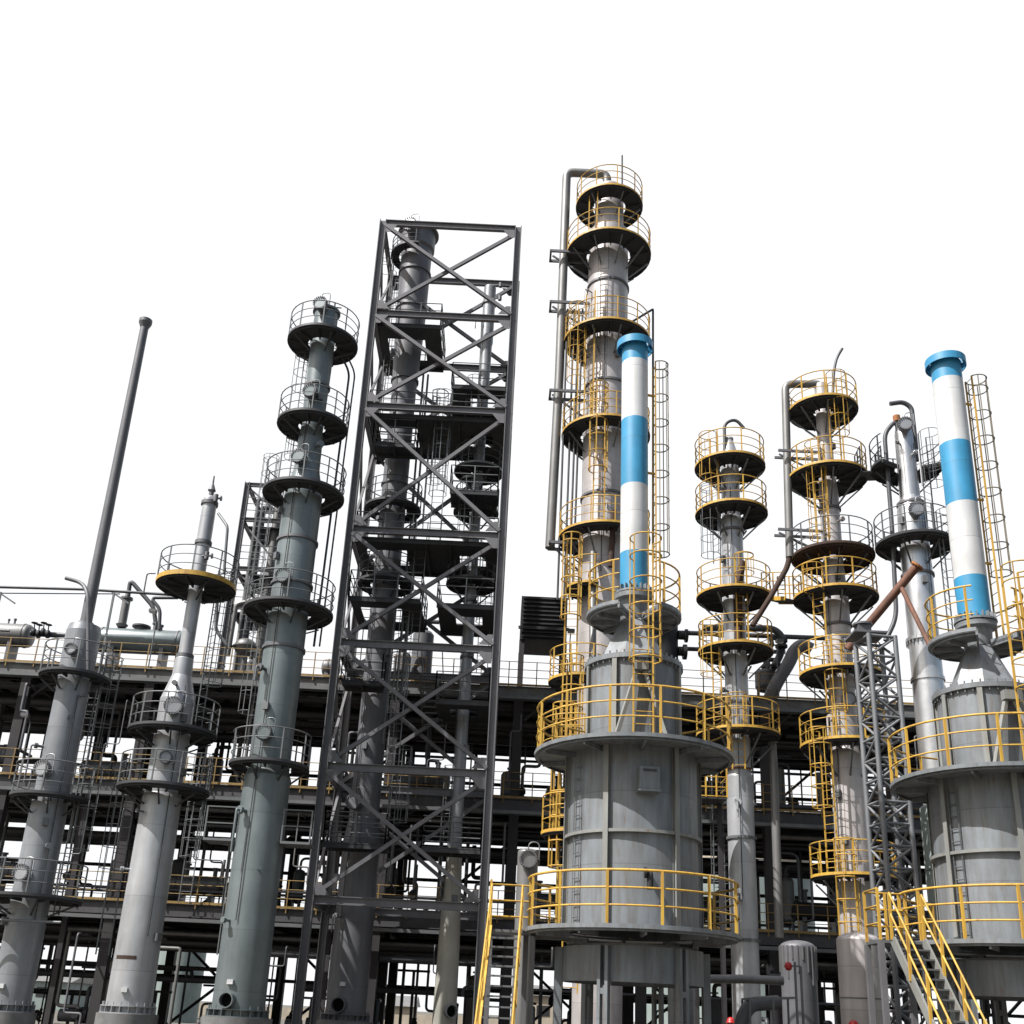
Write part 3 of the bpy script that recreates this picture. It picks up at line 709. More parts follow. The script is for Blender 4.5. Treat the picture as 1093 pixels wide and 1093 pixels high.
    return t, X, (zlow, zup, Rl)
t1, X1, q1 = tank(25.2, (675.5, 870), None, 'grey reactor tank with yellow railed rings under the left striped stack', 'left blue and white banded stack in front of the tallest column',
     dict(mid=870, low=989, up=786, drumtop=717, conetop=664, ring=897, box=846, plat=660, sbase=634),
     dict(hw=14.1, bands=[362, 381, 443, 514, 586, 636], lad=(388, 592), br=(421, 504, 590), loff=.17, cr=.22, co=.17))
t2, X2, q2 = tank(25.0, (1068, 894), None, 'grey reactor tank cut by the right edge, under the right striped stack', 'right blue and white banded stack leaning out near the photo edge',
     dict(mid=894, low=1006, up=817, drumtop=747, conetop=692, ring=917, box=870, plat=688, sbase=664),
     dict(hw=15.6, bands=[380, 400, 468, 533, 612, 664], lad=(403, 612), br=(430, 532, 600), loff=.2, cr=.27, co=.22), mirror=True)
for k in (0,): pass
# ================================================================== PIPE RACK (three decks across the whole plant)
RF, RB = 46.0, 56.0
LX0, LX1 = -27.5, 27.5
lev = [at(60, y, RF).z for y in (958, 829, 709)]
rack = thing('pipe_rack', 'long dark three-deck steel rack full of pipes crossing behind all the columns', 'pipe rack', (0, 50, 0))
bays = [-27, -21.5, -16, -10.5, -5, .5, 6, 11.5, 17, 22.5, 27.4]
top = lev[2]
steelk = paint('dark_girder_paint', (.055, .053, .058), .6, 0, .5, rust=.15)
for x in bays:
    for y in (RF + .25, 50.5, RB - .25):
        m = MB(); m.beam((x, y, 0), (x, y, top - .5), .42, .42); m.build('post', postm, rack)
    for z in lev:
        m = MB(); m.ibeam((x, RF + .1, z - .62), (x, RB - .1, z - .62), .2, .36); m.build('cross_beam', postm, rack)
for li, z in enumerate(lev):
    for y in (RF, RB):
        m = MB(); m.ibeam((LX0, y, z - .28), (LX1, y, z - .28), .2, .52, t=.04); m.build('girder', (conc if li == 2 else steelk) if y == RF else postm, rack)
    m = MB()
    m.box(((LX0 + LX1) / 2, (RF + RB) / 2, z - .03), (LX1 - LX0, RB - RF - .3, .05))
    for k in range(46): m.beam((LX0 + .6 + k * 1.2, RF + .2, z - .14), (LX0 + .6 + k * 1.2, RB - .2, z - .14), .09, .16)
    for k in range(5): m.beam((LX0, RF + 1.3 + k * 1.6, z - .33), (LX1, RF + 1.3 + k * 1.6, z - .33), .12, .22)
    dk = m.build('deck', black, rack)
    m = MB(); m.box((0, RF - .13, z + .03), (LX1 - LX0, .012, .10)); m.build('toe_plate', yellow_shaded, dk)
    for y, mt in ((RF - .1, yellow_shaded), (RB, raild)):
        m = MB()
        for hz in (1.12, .75, .38): m.tube([(LX0, y, z + hz), (LX1, y, z + hz)], .018, 5)
        k = LX0
        while k <= LX1: m.beam((k, y, z - .2), (k, y, z + 1.12), .045, .045); k += 1.25
        m.build('railing', mt, dk)
    if li < 2:
        z2 = lev[li + 1]
        for bi, (xa, xb) in enumerate(zip(bays, bays[1:])):
            if (bi + li) % 2 == 0:
                m = MB(); m.beam((xa + .2, RB - .25, z), (xb - .2, RB - .25, z2 - .6), .14, .14); m.build('brace', postm, rack)
                m = MB(); m.beam((xa + .25, RF + .3, z2 - 1.5), (xa + 1.3, RF + .3, z2 - .55), .12, .12); m.build('knee_brace', postm, rack)
zg = [0.] + lev
for bi, (xa, xb) in enumerate(zip(bays, bays[1:])):
    xm_ = (xa + xb) / 2
    if bi % 3 != 1:
        m = MB(); m.beam((xa + .2, RB - .5, .3), (xb - .2, RB - .5, lev[0] - .7), .13, .13); m.build('brace', postm, rack)
        m = MB(); m.beam((xb - .2, RB - .62, .3), (xa + .2, RB - .62, lev[0] - .7), .13, .13); m.build('brace', postm, rack)
    m = MB(); m.beam((xm_, RB - .3, 0), (xm_, RB - .3, lev[2] - .6), .26, .26); m.build('intermediate_post', postm, rack)
    if bi % 2:
        m = MB(); m.beam((xm_ + .8, RF + .5, 0), (xm_ + .8, RF + .5, lev[1] - .6), .22, .22); m.build('intermediate_post', postm, rack)
    for li in range(3):
        z0, z1 = ([0.] + lev)[li], lev[li]
        m = MB(); m.beam((xa + .2, RB - .3, (z0 + z1) / 2), (xb - .2, RB - .3, (z0 + z1) / 2), .12, .16); m.build('back_rail', postm, rack)
# --- straight pipe runs under each deck and over it
RUNS = 'horizontal pipe runs of the rack'
def hpipe(pts, r, mat, label, name='pipe', n=8, bend=.35, group=RUNS):
    m = MB(); m.tube(rounded(pts, bend), r, n)
    return tag(m.build(name, mat, None, pts[0]), label, 'pipe', group)
for li, z in enumerate(lev):
    word = ('lowest', 'middle', 'top')[li]
    for k in range(13):
        y = RF + .55 + k * .64 + rnd.uniform(-.15, .15); r = rnd.choice((.05, .07, .09, .12, .16, .2)); zz = z - .8 - r - rnd.choice((0, .25, .5, .8))
        xa = rnd.choice((LX0, LX0, rnd.uniform(-20, 0))); xb = rnd.choice((LX1, LX1, rnd.uniform(4, 22)))
        pts = [(xa, y, zz), (xb, y, zz)]
        if rnd.random() < .5 and xb < LX1: pts.append((xb, y, zz - rnd.uniform(1, 2.4)))
        hpipe(pts, r, rnd.choice((pipem, pipem, postm, insul)), f'dark pipe run slung under the {word} deck of the rack', group=f'pipes slung under the {word} deck')
    if li < 2:
        for k in range(5):
            y = RF + .8 + k * 1.7; r = rnd.choice((.06, .09, .13)); zz = z + .35 + rnd.choice((0, .2, .4))
            xa = rnd.uniform(LX0, 5); xb = xa + rnd.uniform(7, 20)
            hpipe([(xa, y, zz + 1.2), (xa, y, zz), (min(xb, LX1), y, zz), (min(xb, LX1), y, zz + 1.6)], r, rnd.choice((pipem, insul, plum)), f'pipe lying just above the {word} deck with ends turned up', group=f'low pipes on the {word} deck')
# --- upright pipes with valves between the decks
for li in range(3):
    z0 = zg[li]; z1 = zg[li + 1]
    word = ('under the lowest deck', 'between the lowest and middle decks', 'between the middle and top decks')[li]
    for k in range(70):
        x = LX0 + 1 + (LX1 - LX0 - 2) * (k + rnd.uniform(.1, .9)) / 70; y = rnd.uniform(RF + .5, RB - .6); r = rnd.choice((.04, .06, .08, .11))
        if rnd.random() < .45: pts = [(x, y, z0 + .1), (x, y, z1 - 1.)]
        else:
            x2 = x + rnd.choice((-1, 1)) * rnd.uniform(.4, 1.4); zm = z0 + rnd.uniform(.9, 2.6); pts = [(x, y, z0 + .1), (x, y, zm), (x2, y, zm), (x2, y, z1 - 1.)]
        m = MB(); m.tube(rounded(pts, .2, 4), r, 7)
        ob = tag(m.build('upright_pipe', rnd.choice((pipem, postm, insul)), None, pts[0]), f'narrow upright pipe {word}', 'pipe', f'upright pipes {word}')
        if k % 2 == 0:
            v = MB(); zz = z0 + rnd.uniform(.6, 1.1) ; p = Vector((x, y, zz))
            v.tube([p - Vector((0, 0, .22)), p - Vector((0, 0, .1)), p, p + Vector((0, 0, .1)), p + Vector((0, 0, .22))], [r * 2, r * 1.4, r * 2.4, r * 1.4, r * 2], 10)
            v.tube([p, p + Vector((0, -.45, 0))], .025, 5); v.disc(p + Vector((0, -.45, 0)), (0, 1, 0), .17, .03, 14)
            v.build('valve', black, ob)
for k in range(7):
    y = RF + .3 + k * 1.3; r = rnd.choice((.06, .09, .12)); zz = rnd.uniform(.5, 3.4); xa = rnd.choice((LX0, rnd.uniform(-24, 10))); xb = min(LX1, xa + rnd.uniform(6, 16))
    hpipe([(xa, y, zz - .4), (xa, y, zz), (xb, y, zz), (xb, y, zz + rnd.uniform(-.5, 1))], r, rnd.choice((pipem, postm, plum)), 'dark pipe run near the ground under the rack', group='ground-level pipe runs under the rack')
for k in range(24):
    x = LX0 + 1 + k * 2.3; y = RF + rnd.uniform(1, 8); zz = rnd.uniform(1.6, 3.6)
    m = MB(); m.beam((x, y, 0), (x, y, zz), .12, .12); m.beam((x - .7, y, zz + .05), (x + .7, y, zz + .05), .12, .1)
    tag(m.build('pipe_stanchion', postm, None, (x, y, 0)), 'short T-shaped pipe stanchion under the lowest deck', 'pipe support', 'stanchions under the lowest deck')
# --- front-of-rack ladders, cable trays and lamps
for k, (x, li) in enumerate(((-24.6, 0), (-18.2, 1), (-12.9, 0), (-7.5, 1), (-2.2, 0), (3.1, 1), (9.2, 0), (14.8, 1), (20.3, 0), (25.4, 1))):
    word = ('lowest and middle', 'middle and top')[li]
    t = thing('access_ladder', f'grey caged ladder on the rack face between the {word} decks', 'ladder', (x, RF - .4, lev[li]), f'caged ladders between the {word} decks')
    ladder(t, x, RF - .35, .05, 0, lev[li], lev[li + 1], railg, cage0=1.8)
for li, z in enumerate(lev):
    word = ('lowest', 'middle', 'top')[li]
    t = thing('cable_tray', f'long galvanised cable tray hung along the edge of the {word} deck', 'cable tray', (0, RF - .45, z))
    m = MB(); zz = z - .75; m.box((0, RF - .5, zz), (LX1 - LX0, .34, .02)); m.build('tray', railg, t)
    for e in (-1, 1): m = MB(); m.box((0, RF - .5 + e * .18, zz + .05), (LX1 - LX0, .02, .14)); m.build('side_rail', railg, t)
    m = MB(); rr_ = random.Random(li)
    for q in range(5): m.tube([(LX0 + i * 1.1, RF - .62 + q * .055, zz + .035 + rr_.uniform(0, .015)) for i in range(50)], .016, 4)
    m.build('cables', black, t)
for k in range(12):
    x = LX0 + 2 + k * 4.7; li = (2, 1, 2, 0)[k % 4]; z = lev[li]; word = ('lowest', 'middle', 'top')[li]
    t = thing('flood_lamp', f'unlit flood lamp on a short post at the rail of the {word} deck', 'lamp', (x, RF - .2, z), f'flood lamps on the {word} deck')
    m = MB(); m.tube(rounded([(x, RF - .2, z), (x, RF - .2, z + 2.3), (x, RF - .7, z + 2.5)], .2), .03, 6); m.build('post', railg, t)
    m = MB(); m.box((x, RF - .85, z + 2.45), (.32, .24, .14)); m.build('lamp_housing', plum, t); m = MB(); m.box((x, RF - .85, z + 2.37), (.26, .18, .015)); m.build('lens', glass, t)
LOOPS = 'thin pipe loops on the rack face'
for k in range(46):
    x = LX0 + .8 + k * 1.17; li = k % 3; z0 = zg[li]; z1 = zg[li + 1]; y = RF - rnd.uniform(.2, .9); r = rnd.choice((.025, .035, .05, .07))
    za = z0 + rnd.uniform(.3, 1.2); zb_ = z1 - rnd.uniform(.8, 1.6); dx = rnd.choice((-1, 1)) * rnd.uniform(.3, 1.3); zm = rnd.uniform(za + .3, zb_ - .3)
    pts = [(x, y + 1.2, za), (x, y, za), (x, y, zm), (x + dx, y, zm), (x + dx, y, zb_), (x + dx, y + 1.6, zb_)]
    word = ('below the lowest deck', 'below the middle deck', 'below the top deck')[li]
    hpipe(pts, r, rnd.choice((railg, plum, insul, pipem)), f'thin bent pipe on the face of the rack {word}', 'pipe_loop', n=6, bend=.12, group=LOOPS + ' ' + word)
# --- equipment standing or lying on the decks
def drum(x0, x1, D, z, r, mat, label, name='horizontal_drum', saddle=True, nozzles=(), group=None, dome=True, base=None):
    t = thing(name, label, 'drum', ((x0 + x1) / 2, D, z - r), group)
    ax = Matrix(((0, 0, 1), (0, 1, 0), (-1, 0, 0)))
    m = MB(); L = x1 - x0; e = r * .45
    pr = [(0.001, -e)] + [(r * math.cos(a), -e * math.sin(a)) for a in [i * math.pi / 16 for i in range(7, -1, -1)]]
    pr += [(r * math.cos(a), L + e * math.sin(a)) for a in [i * math.pi / 16 for i in range(8)]] + [(.001, L + e)]
    m.lathe((x0, D, z), pr, 32, smooth=True, axis=ax); m.build('shell', mat, t)
    for xx in (x0 + .15, x1 - .15):
        m = MB(); m.lathe((xx, D, z), [(r, -.03), (r + .03, -.03), (r + .03, .03), (r, .03)], 32, axis=ax); m.build('seam_band', plum, t)
    if saddle:
        for xx in (x0 + L * .2, x1 - L * .2):
            b = base if base is not None else z - r - .5
            m = MB(); m.box((xx, D, (b + z - r * .6) / 2), (.2, r * 1.5, z - r * .6 - b)); m.build('saddle', steel, t)
    for xx, h, rr in nozzles:
        m = MB(); m.tube([(xx, D, z + r * .8), (xx, D, z + r + h)], rr, 12); m.disc((xx, D, z + r + h), (0, 0, 1), rr * 1.5, .08, 16); m.build('nozzle', plum, t)
    return t
p0, p1 = at(-40, 679, 50), at(30, 679, 50); Z2 = lev[2]
drum(p0.x, p1.x, 50, p1.z, .58, insul, 'grey horizontal drum at the left photo edge on the top deck', nozzles=((p1.x - .8, .25, .05), (p1.x - 1.1, .22, .04)), base=Z2)
p0, p1 = at(107, 683, 50), at(194, 687, 50)
drum(p0.x, p1.x, 50, (p0.z + p1.z) / 2, .62, green, 'long horizontal drum on the top deck under the yellow-rimmed disc platform', nozzles=((at(151, 670, 50).x, .15, .3), (at(166, 670, 50).x, .35, .12), (at(172, 670, 50).x, .25, .08)), base=Z2)
# small upright vessel on that drum with its overhead pipes
px_ = at(133, 652, 50); t = thing('upright_vessel', 'small upright flanged vessel standing on the long green-grey drum', 'vessel', (px_.x, 50, at(133, 669, 50).z))
m = MB(); za, zb_ = at(131, 670, 50).z, at(135, 638, 50).z
m.lathe((px_.x, 50, 0), [(.2, za), (.3, za + .15), (.2, za + .15), (.2, zb_ - .12), (.3, zb_ - .1), (.3, zb_), (.12, zb_), (.1, zb_ + .4)], 20); m.build('shell', insul, t)
hpipe([at(137, 636, 50), at(139, 619, 50), at(164, 648, 50), at(166, 664, 50)], .11, pipem, 'black overhead pipe slanting down from the small upright vessel', bend=.3, group=None)
hpipe([at(190, 638, 49.6), at(164, 638, 49.6), at(163, 641, 49.6), at(171, 650, 49.6), at(170, 672, 49.6)], .09, pipem, 'short bent pipe below the slanting black pipe on the top deck', bend=.3, group=None)
hpipe([at(-20, 626, 48.5), at(90, 629, 48.5), at(186, 635, 48.5)], .075, pipem, 'thin level pipe crossing the white sky behind the vent mast', group=None)
hpipe([at(-20, 631, 48.6) - Vector((0, 0, .1)), at(128, 634, 48.6)], .03, pipem, 'hair-thin tracer pipe just below the level pipe on the left', group=None)
for x, mt in ((122, railg), (1, plum)):
    p = at(x, 632, 48.5); m = MB(); m.beam((p.x, 48.5, Z2), (p.x, 48.5, p.z), .09, .09); m.beam((p.x - .1, 48.5, p.z - .02), (p.x + .8, 48.5, p.z - .55), .07, .07)
    tag(m.build('pipe_support', mt, None, (p.x, 48.5, Z2)), 'thin post holding the level pipe ' + ('right of the vent mast' if x > 50 else 'at the left photo edge'), 'post')
p = at(33, 676, 49.5); hpipe([p, at(76, 679, 49.5)], .14, pipem, 'thick short pipe between the left drum and the column', group=None)
for k in range(4):
    p = at(36 + k * 5, 675 + (k % 2) * 2, 49.3); m = MB(); m.disc(p, (1, 0, 0), .2, .12, 14); m.tube([p, p + Vector((0, -.1, .45))], .03, 5); m.disc(p + Vector((0, -.1, .45)), (0, 0, 1), .16, .03, 12)
    tag(m.build('gate_valve', black, None, p), 'black gate valve in a row right of the left drum', 'valve', 'valves right of the left drum')
# condensers, exchangers and pots scattered on the decks
def pot(x, D, z0, h, r, mat, label, group=None, name='upright_vessel', legs=True):
    t = thing(name, label, 'vessel', (x, D, z0), group); m = MB(); b = z0 + (.5 if legs else 0)
    m.lathe((x, D, 0), [(r * .25, b), (r * .8, b + .1), (r, b + .25), (r, b + h - .2), (r * .8, b + h - .06), (r * .3, b + h), (.001, b + h + .01)], 28, smooth=False); m.build('shell', mat, t)
    m = MB(); m.tube(rounded([(x, D, b + h - .05), (x, D, b + h + .5), (x + .7, D, b + h + .5)], .25), r * .22, 8); m.disc((x, D, b + h + .12), (0, 0, 1), r * .4, .07, 14); m.build('nozzle', pipem, t)
    if legs:
        for k in range(3):
            a = rad(120 * k + 30); m = MB(); m.beam((x + r * .8 * math.sin(a), D - r * .8 * math.cos(a), z0), (x + r * .8 * math.sin(a), D - r * .8 * math.cos(a), b + .3), .07, .07); m.build('leg', steel, t)
    return t
EX = 'heat exchangers lying on the rack decks'; PT = 'small upright pots on the rack decks'
for li, spots in ((0, ((-22.5, 2.6, .42), (-13.6, 2.2, .4), (-7.6, 2.4, .35), (2.4, 2.0, .35), (8.4, 2.6, .45), (14.2, 2.4, .4), (19.4, 2.4, .4))),
                  (1, ((-24, 2.8, .5), (-18.6, 2.2, .42), (-11.8, 2.6, .45), (-3.8, 2.2, .5), (3.2, 2.0, .42), (9.0, 2.8, .5), (20., 2.6, .5)))):
    for k, (x, L, r) in enumerate(spots):
        D = RF + 2.2 + (k * 1.7) % 4; word = 'lowest' if li == 0 else 'middle'
        drum(x - L / 2, x + L / 2, D, lev[li] + .75 + r, r, (plum, insul, postm)[k % 3], f'shaded heat exchanger drum lying on the {word} deck', 'heat_exchanger', nozzles=((x - .6, .5, .12), (x + .7, .35, .1)), group=EX + f' {word}', base=lev[li])
for li, xs in ((0, (-25, -17.3, -15.2, -9, -2.4, 4.6, 10.4, 12.8, 21.5)), (1, (-26, -21, -14.3, -8.2, -6.4, .3, 5.6, 12.6, 18, 24)), (2, (-24.2, -12.6, -11.4, -2.2, 2.6, 5.4, 18.6, 22))):
    for k, x in enumerate(xs):
        D = RF + 1.6 + (k * 2.3) % 5; word = ('lowest', 'middle', 'top')[li]
        h = 1.0 + (k * .37) % .9; pot(x, D, lev[li], h if li == 2 else h + .3, .26 + (k % 3) * .09, (pipem, insul, plum)[k % 3], f'small upright pot with a bent top pipe on the {word} deck', PT + f' {word}')
# ---- caged open structure behind the green-grey column
SX0, SX1, SY0, SY1 = at(252, 600, 47.5).x, at(300, 600, 47.5).x, 47.5, 50.5
st = thing('equipment_frame', 'small dark open frame with pipes and a caged ladder behind the green-grey column', 'steel frame', ((SX0 + SX1) / 2, 49, Z2))
Zs = [zat(SX0, SY0, y) for y in (515, 552, 604, 645)]
for x in (SX0, SX1):
    for y in (SY0, SY1):
        m = MB(); m.ibeam((x, y, Z2), (x, y, Zs[0]), .24, .24, up=(1, 0, 0)); m.build('leg', steel, st)
for i, z in enumerate(Zs):
    for a, b in (((SX0, SY0), (SX1, SY0)), ((SX0, SY1), (SX1, SY1)), ((SX0, SY0), (SX0, SY1)), ((SX1, SY0), (SX1, SY1))):
        m = MB(); m.ibeam((a[0], a[1], z - .12), (b[0], b[1], z - .12), .14, .2); m.build('beam', steel, st)
    if i:
        m = MB(); m.box(((SX0 + SX1) / 2, (SY0 + SY1) / 2 + .5, z), (SX1 - SX0 - .1, SY1 - SY0 - 1.1, .04)); f = m.build('floor', dark, st)
        m = MB()
        for hz in (.4, .75, 1.1): m.tube([(SX0, SY0, z + hz), (SX1, SY0, z + hz)], .02, 5)
        for k in range(3): m.beam((SX0 + (SX1 - SX0) * k / 2, SY0 - .02, z), (SX0 + (SX1 - SX0) * k / 2, SY0 - .02, z + 1.1), .04, .04)
        m.build('railing', railg, f)
        m = MB(); m.beam((SX0, SY0 + .1, Zs[i - 1] - .2), (SX1, SY0 + .1, z), .08, .08); m.build('brace', steel, st)
ladder(st, (SX0 + SX1) / 2 + .1, SY0 - .3, .1, 0, Z2, Zs[0], railg)
for k, (dx, r) in enumerate(((.35, .1), (.62, .14), (1.3, .22), (1.7, .07), (1.9, .07))):
    m = MB(); m.tube(rounded([(SX0 + dx, 48.6 + .2 * k, Z2), (SX0 + dx, 48.6 + .2 * k, Zs[0] - .3 - .4 * (k % 2)), (SX0 + dx + .4, 48.9, Zs[0] - .3 - .4 * (k % 2))], .2), r, 9)
    tag(m.build('upright_pipe', pipem if k % 2 else insul, None, (SX0 + dx, 48.6, Z2)), 'upright pipe inside the small frame behind the green-grey column', 'pipe', 'pipes inside the small dark frame')
p = at(262, 691, 47); t = thing('ball_vessel', 'pale round-headed vessel on the top deck below the small dark frame', 'vessel', (p.x, 47, Z2))
m = MB(); m.lathe((p.x, 47, p.z), [(.52 * math.cos(a), .42 * math.sin(a)) for a in [(-8 + i) * math.pi / 16 for i in range(17)]], 30, smooth=True); m.lathe((p.x, 47, p.z), [(.52, -.03), (.58, -.03), (.58, .03), (.52, .03)], 30); m.build('shell', insul, t)
m = MB(); m.lathe((p.x, 47, 0), [(.2, Z2), (.16, p.z - .38)], 12); m.build('stand', steel, t)
hpipe([at(243, 700, 46.6), at(252, 645, 46.6), at(262, 643, 46.6), at(270, 640, 46.6)], .12, insul, 'light pipe looping up beside the round-headed vessel', bend=.5, group=None)
hpipe([at(232, 640, 46.8), at(230, 672, 46.8), at(243, 690, 46.8), at(248, 690, 46.8)], .08, plum, 'bent dark pipe below the yellow-rimmed disc platform', bend=.3, group=None)
p = at(385, 675, 47); 
drum(at(350, 690, 47.5).x, at(362, 690, 47.5).x, 47.5, Z2 + .9, .4, insul, 'short drum on the top deck just left of the tall frame', base=Z2)
# inside / behind frame: vessels on the top deck
pot(at(452, 680, 48).x, 48, Z2, 2.6, .5, plum, 'dark upright vessel on the top deck seen through the tall frame', None)
pot(at(430, 700, 47.2).x, 47.2, Z2, 1.2, .4, insul, 'stout upright vessel with a yellow rail seen through the tall frame', None)
# ---- big dark louvred box left of the tallest column
a = at(557, 636, 49); b = at(606, 636, 49); zt_, zb_ = a.z, zat(a.x, 49, 682)
t = thing('air_cooler', 'big black louvred cooler box on stilts left of the tallest column', 'cooler', ((a.x + b.x) / 2, 50, Z2))
m = MB(); m.box(((a.x + b.x) / 2, 50.2, (zt_ + zb_) / 2), (b.x - a.x, 2.4, zt_ - zb_)); m.build('casing', black, t)
m = MB(); z = zb_ + .15
while z < zt_ - .1: m.beam((a.x + .08, 48.93, z), (b.x - .08, 48.93, z), .1, .07); z += .22
m.beam((a.x - .1, 48.85, zb_ + .55), (b.x + .1, 48.85, zb_ + .55), .1, .14); m.build('louvre_screen', dark, t)
for x in (a.x + .1, b.x - .1):
    for y in (49.2, 51.2): m = MB(); m.beam((x, y, Z2), (x, y, zb_), .25, .25); m.build('leg', postm, t)
# ---- dark domed vessel right of the hood, pipes between it and the slim yellow column
X = at(707, 665, 47).x; t = thing('domed_vessel', 'black domed vessel behind the left hood, beside the left striped stack', 'vessel', (X, 47, Z2))
z1_ = zat(X, 47, 664); m = MB(); m.lathe((X, 47, 0), [(.72, Z2), (.72, z1_)], 36); m.lathe((X, 47, 0), [(.86, z1_), (.86, z1_ + .1)] + [(.86 * math.cos(q), z1_ + .1 + .5 * math.sin(q)) for q in [i * math.pi / 16 for i in range(9)]], 36, smooth=True); m.build('shell', black, t)
m = MB(); m.tube([(X + .7, 46.8, z1_ - .7), (X + 1.05, 46.8, z1_ - .7)], .2, 12); m.disc((X + 1.08, 46.8, z1_ - .7), (1, 0, 0), .32, .12, 18); m.disc((X + 1.0, 46.8, z1_ - 1.5), (1, 0, 0), .36, .16, 18); m.tube([(X + .7, 46.8, z1_ - 1.5), (X + .95, 46.8, z1_ - 1.5)], .2, 12); m.build('nozzle', black, t)
hpipe([at(712, 675, 47), at(745, 676, 47), at(900, 682, 47)], .12, pipem, 'upper level pipe crossing behind the slim yellow-platformed column', group=None)
hpipe([at(715, 692, 47.6), at(838, 696, 47.6)], .11, pipem, 'lower level pipe crossing behind the slim yellow-platformed column', group=None)
hpipe([at(750, 670, 46.5), at(826, 671, 46.5), at(836, 680, 46.5), at(834, 698, 46.5), at(820, 722, 46.5)], .17, pipem, 'fat bent pipe with a valve between the two yellow-platformed columns', bend=.5, group=None)
hpipe([at(866, 693, 46), at(856, 688, 46), at(848, 694, 46), at(842, 708, 46), at(826, 733, 46), at(812, 775, 46.6), at(812, 800, 46.6)], .3, plum, 'fattest elbow duct slanting down left of the clad column', bend=.7, n=14, group=None)
for k, (x, y) in enumerate(((834, 684), (834, 690), (830, 711))):
    p = at(x, y, 46.3); m = MB(); m.disc(p, (0, 0, 1), .28, .12, 14); m.tube([p, p + Vector((-.5, -.2, .0))], .04, 6); m.disc(p + Vector((-.5, -.2, 0)), (1, .3, 0), .2, .04, 14)
    tag(m.build('gate_valve', black, None, p), 'black valve on the fat bent pipe between the yellow-platformed columns', 'valve', 'valves on the fat bent pipe')
pot(at(818, 735, 46.8).x, 46.8, Z2, 1.1, .5, plum, 'squat dark pot beside the slim yellow-platformed column on the top deck', None)
# ---- bridge walkways between column platforms
def walkway(pa, pb, wd, rail, label, thick=.16):
    pa, pb = Vector(pa), Vector(pb); d = (pb - pa).normalized(); s_ = Vector((-d.y, d.x, 0)).normalized()
    t = thing('walkway', label, 'walkway', (pa + pb) / 2)
    m = MB(); m.beam(pa, pb, wd, .05); m.build('deck', dark, t)
    for e in (-1, 1):
        m = MB(); m.beam(pa + s_ * e * (wd / 2 + .02), pb + s_ * e * (wd / 2 + .02), .03, thick); m.build('side_beam', rail, t)
        m = MB(); o = s_ * e * wd / 2
        for hz in (1.12, .75, .38): m.tube([pa + o + Vector((0, 0, hz)), pb + o + Vector((0, 0, hz))], .022, 5)
        k = max(2, round((pb - pa).length / 1.))
        for i in range(k + 1): q = pa + (pb - pa) * i / k + o; m.beam(q, q + Vector((0, 0, 1.12)), .045, .045)
        m.build('railing', rail, t)
zg_ = Gt.z(639)
walkway((Gt.X + size(39, Gt.X, 40, zg_), 40, zg_), (H.X - size(43, H.X, 38.5, zg_), 38.7, H.z(641)), .8, yellow, 'short yellow footbridge joining the slim column to the clad column')
zg_ = H.z(512)
walkway((H.X + size(41, H.X, 38.5, zg_), 38.4, zg_), (J.X - size(36, J.X, 37, zg_), 37.2, J.z(502)), .8, raild, 'grey footbridge between the clad column and the silver column')
# ---- slanting rusty duct with its branch
pa, pb = at(979, 604, 35.2), at(905, 693, 36.6)
t = thing('rusty_duct', 'dark rusty duct slanting across the silver column with an orange end flange', 'duct', pb)
m = MB(); m.tube([pa, pb], .155, 16); m.build('duct_tube', rust_m, t)
m = MB(); m.disc(pa, (pa - pb), .24, .07, 24); dd = (pa - pb).normalized(); u = dd.cross(Vector((0, 0, 1))).normalized(); v = u.cross(dd)
for k in range(12): q = 2 * math.pi * k / 12; m.disc(pa + (u * math.cos(q) + v * math.sin(q)) * .2, dd, .025, .12, 6)
m.build('end_flange', rusto, t)
m = MB(); m.tube([at(962, 627, 35.5), at(993, 690, 34)], .085, 12); m.build('branch_tube', rust_m, t)
# ---- grey lattice mast tower
KD = 30.; K0 = at(940, 817, KD).x; kw = .95
t = thing('lattice_tower', 'grey tubular lattice tower of three open legs between the clad column and right tank', 'lattice tower', (K0, KD + .5, 0))
ztk = zat(K0, KD, 676); legs = [(K0 - .05, KD), (K0 + .78, KD + .12), (K0 - .18, KD + .85), (K0 + .66, KD + .95)]
for x, y in legs: m = MB(); m.tube([(x, y, 0), (x, y, ztk)], .078, 8); m.build('leg', mastg, t)
for (i, j) in ((0, 1), (0, 2), (1, 3), (2, 3)):
    a, b = legs[i], legs[j]; z = .3; m = MB(); k = 0; hh = .62
    while z + hh < ztk:
        m.tube([(a[0], a[1], z), (b[0], b[1], z)], .042, 6)
        if k % 2: m.tube([(a[0], a[1], z), (b[0], b[1], z + hh)], .042, 6)
        else: m.tube([(b[0], b[1], z), (a[0], a[1], z + hh)], .042, 6)
        z += hh; k += 1
    m.tube([(a[0], a[1], ztk - .05), (b[0], b[1], ztk - .05)], .05, 6); m.build('lattice_face', mastg, t)
m = MB(); m.box((K0 + .1, KD + .7, ztk + .15), (1.0, 1.0, .06)); m.box((K0 + .1, KD + .9, ztk + .38), (.4, .4, .35)); m.disc((K0 + .1, KD + .9, ztk + .6), (0, 0, 1), .3, .06, 16); m.build('top_housing', plum, t)
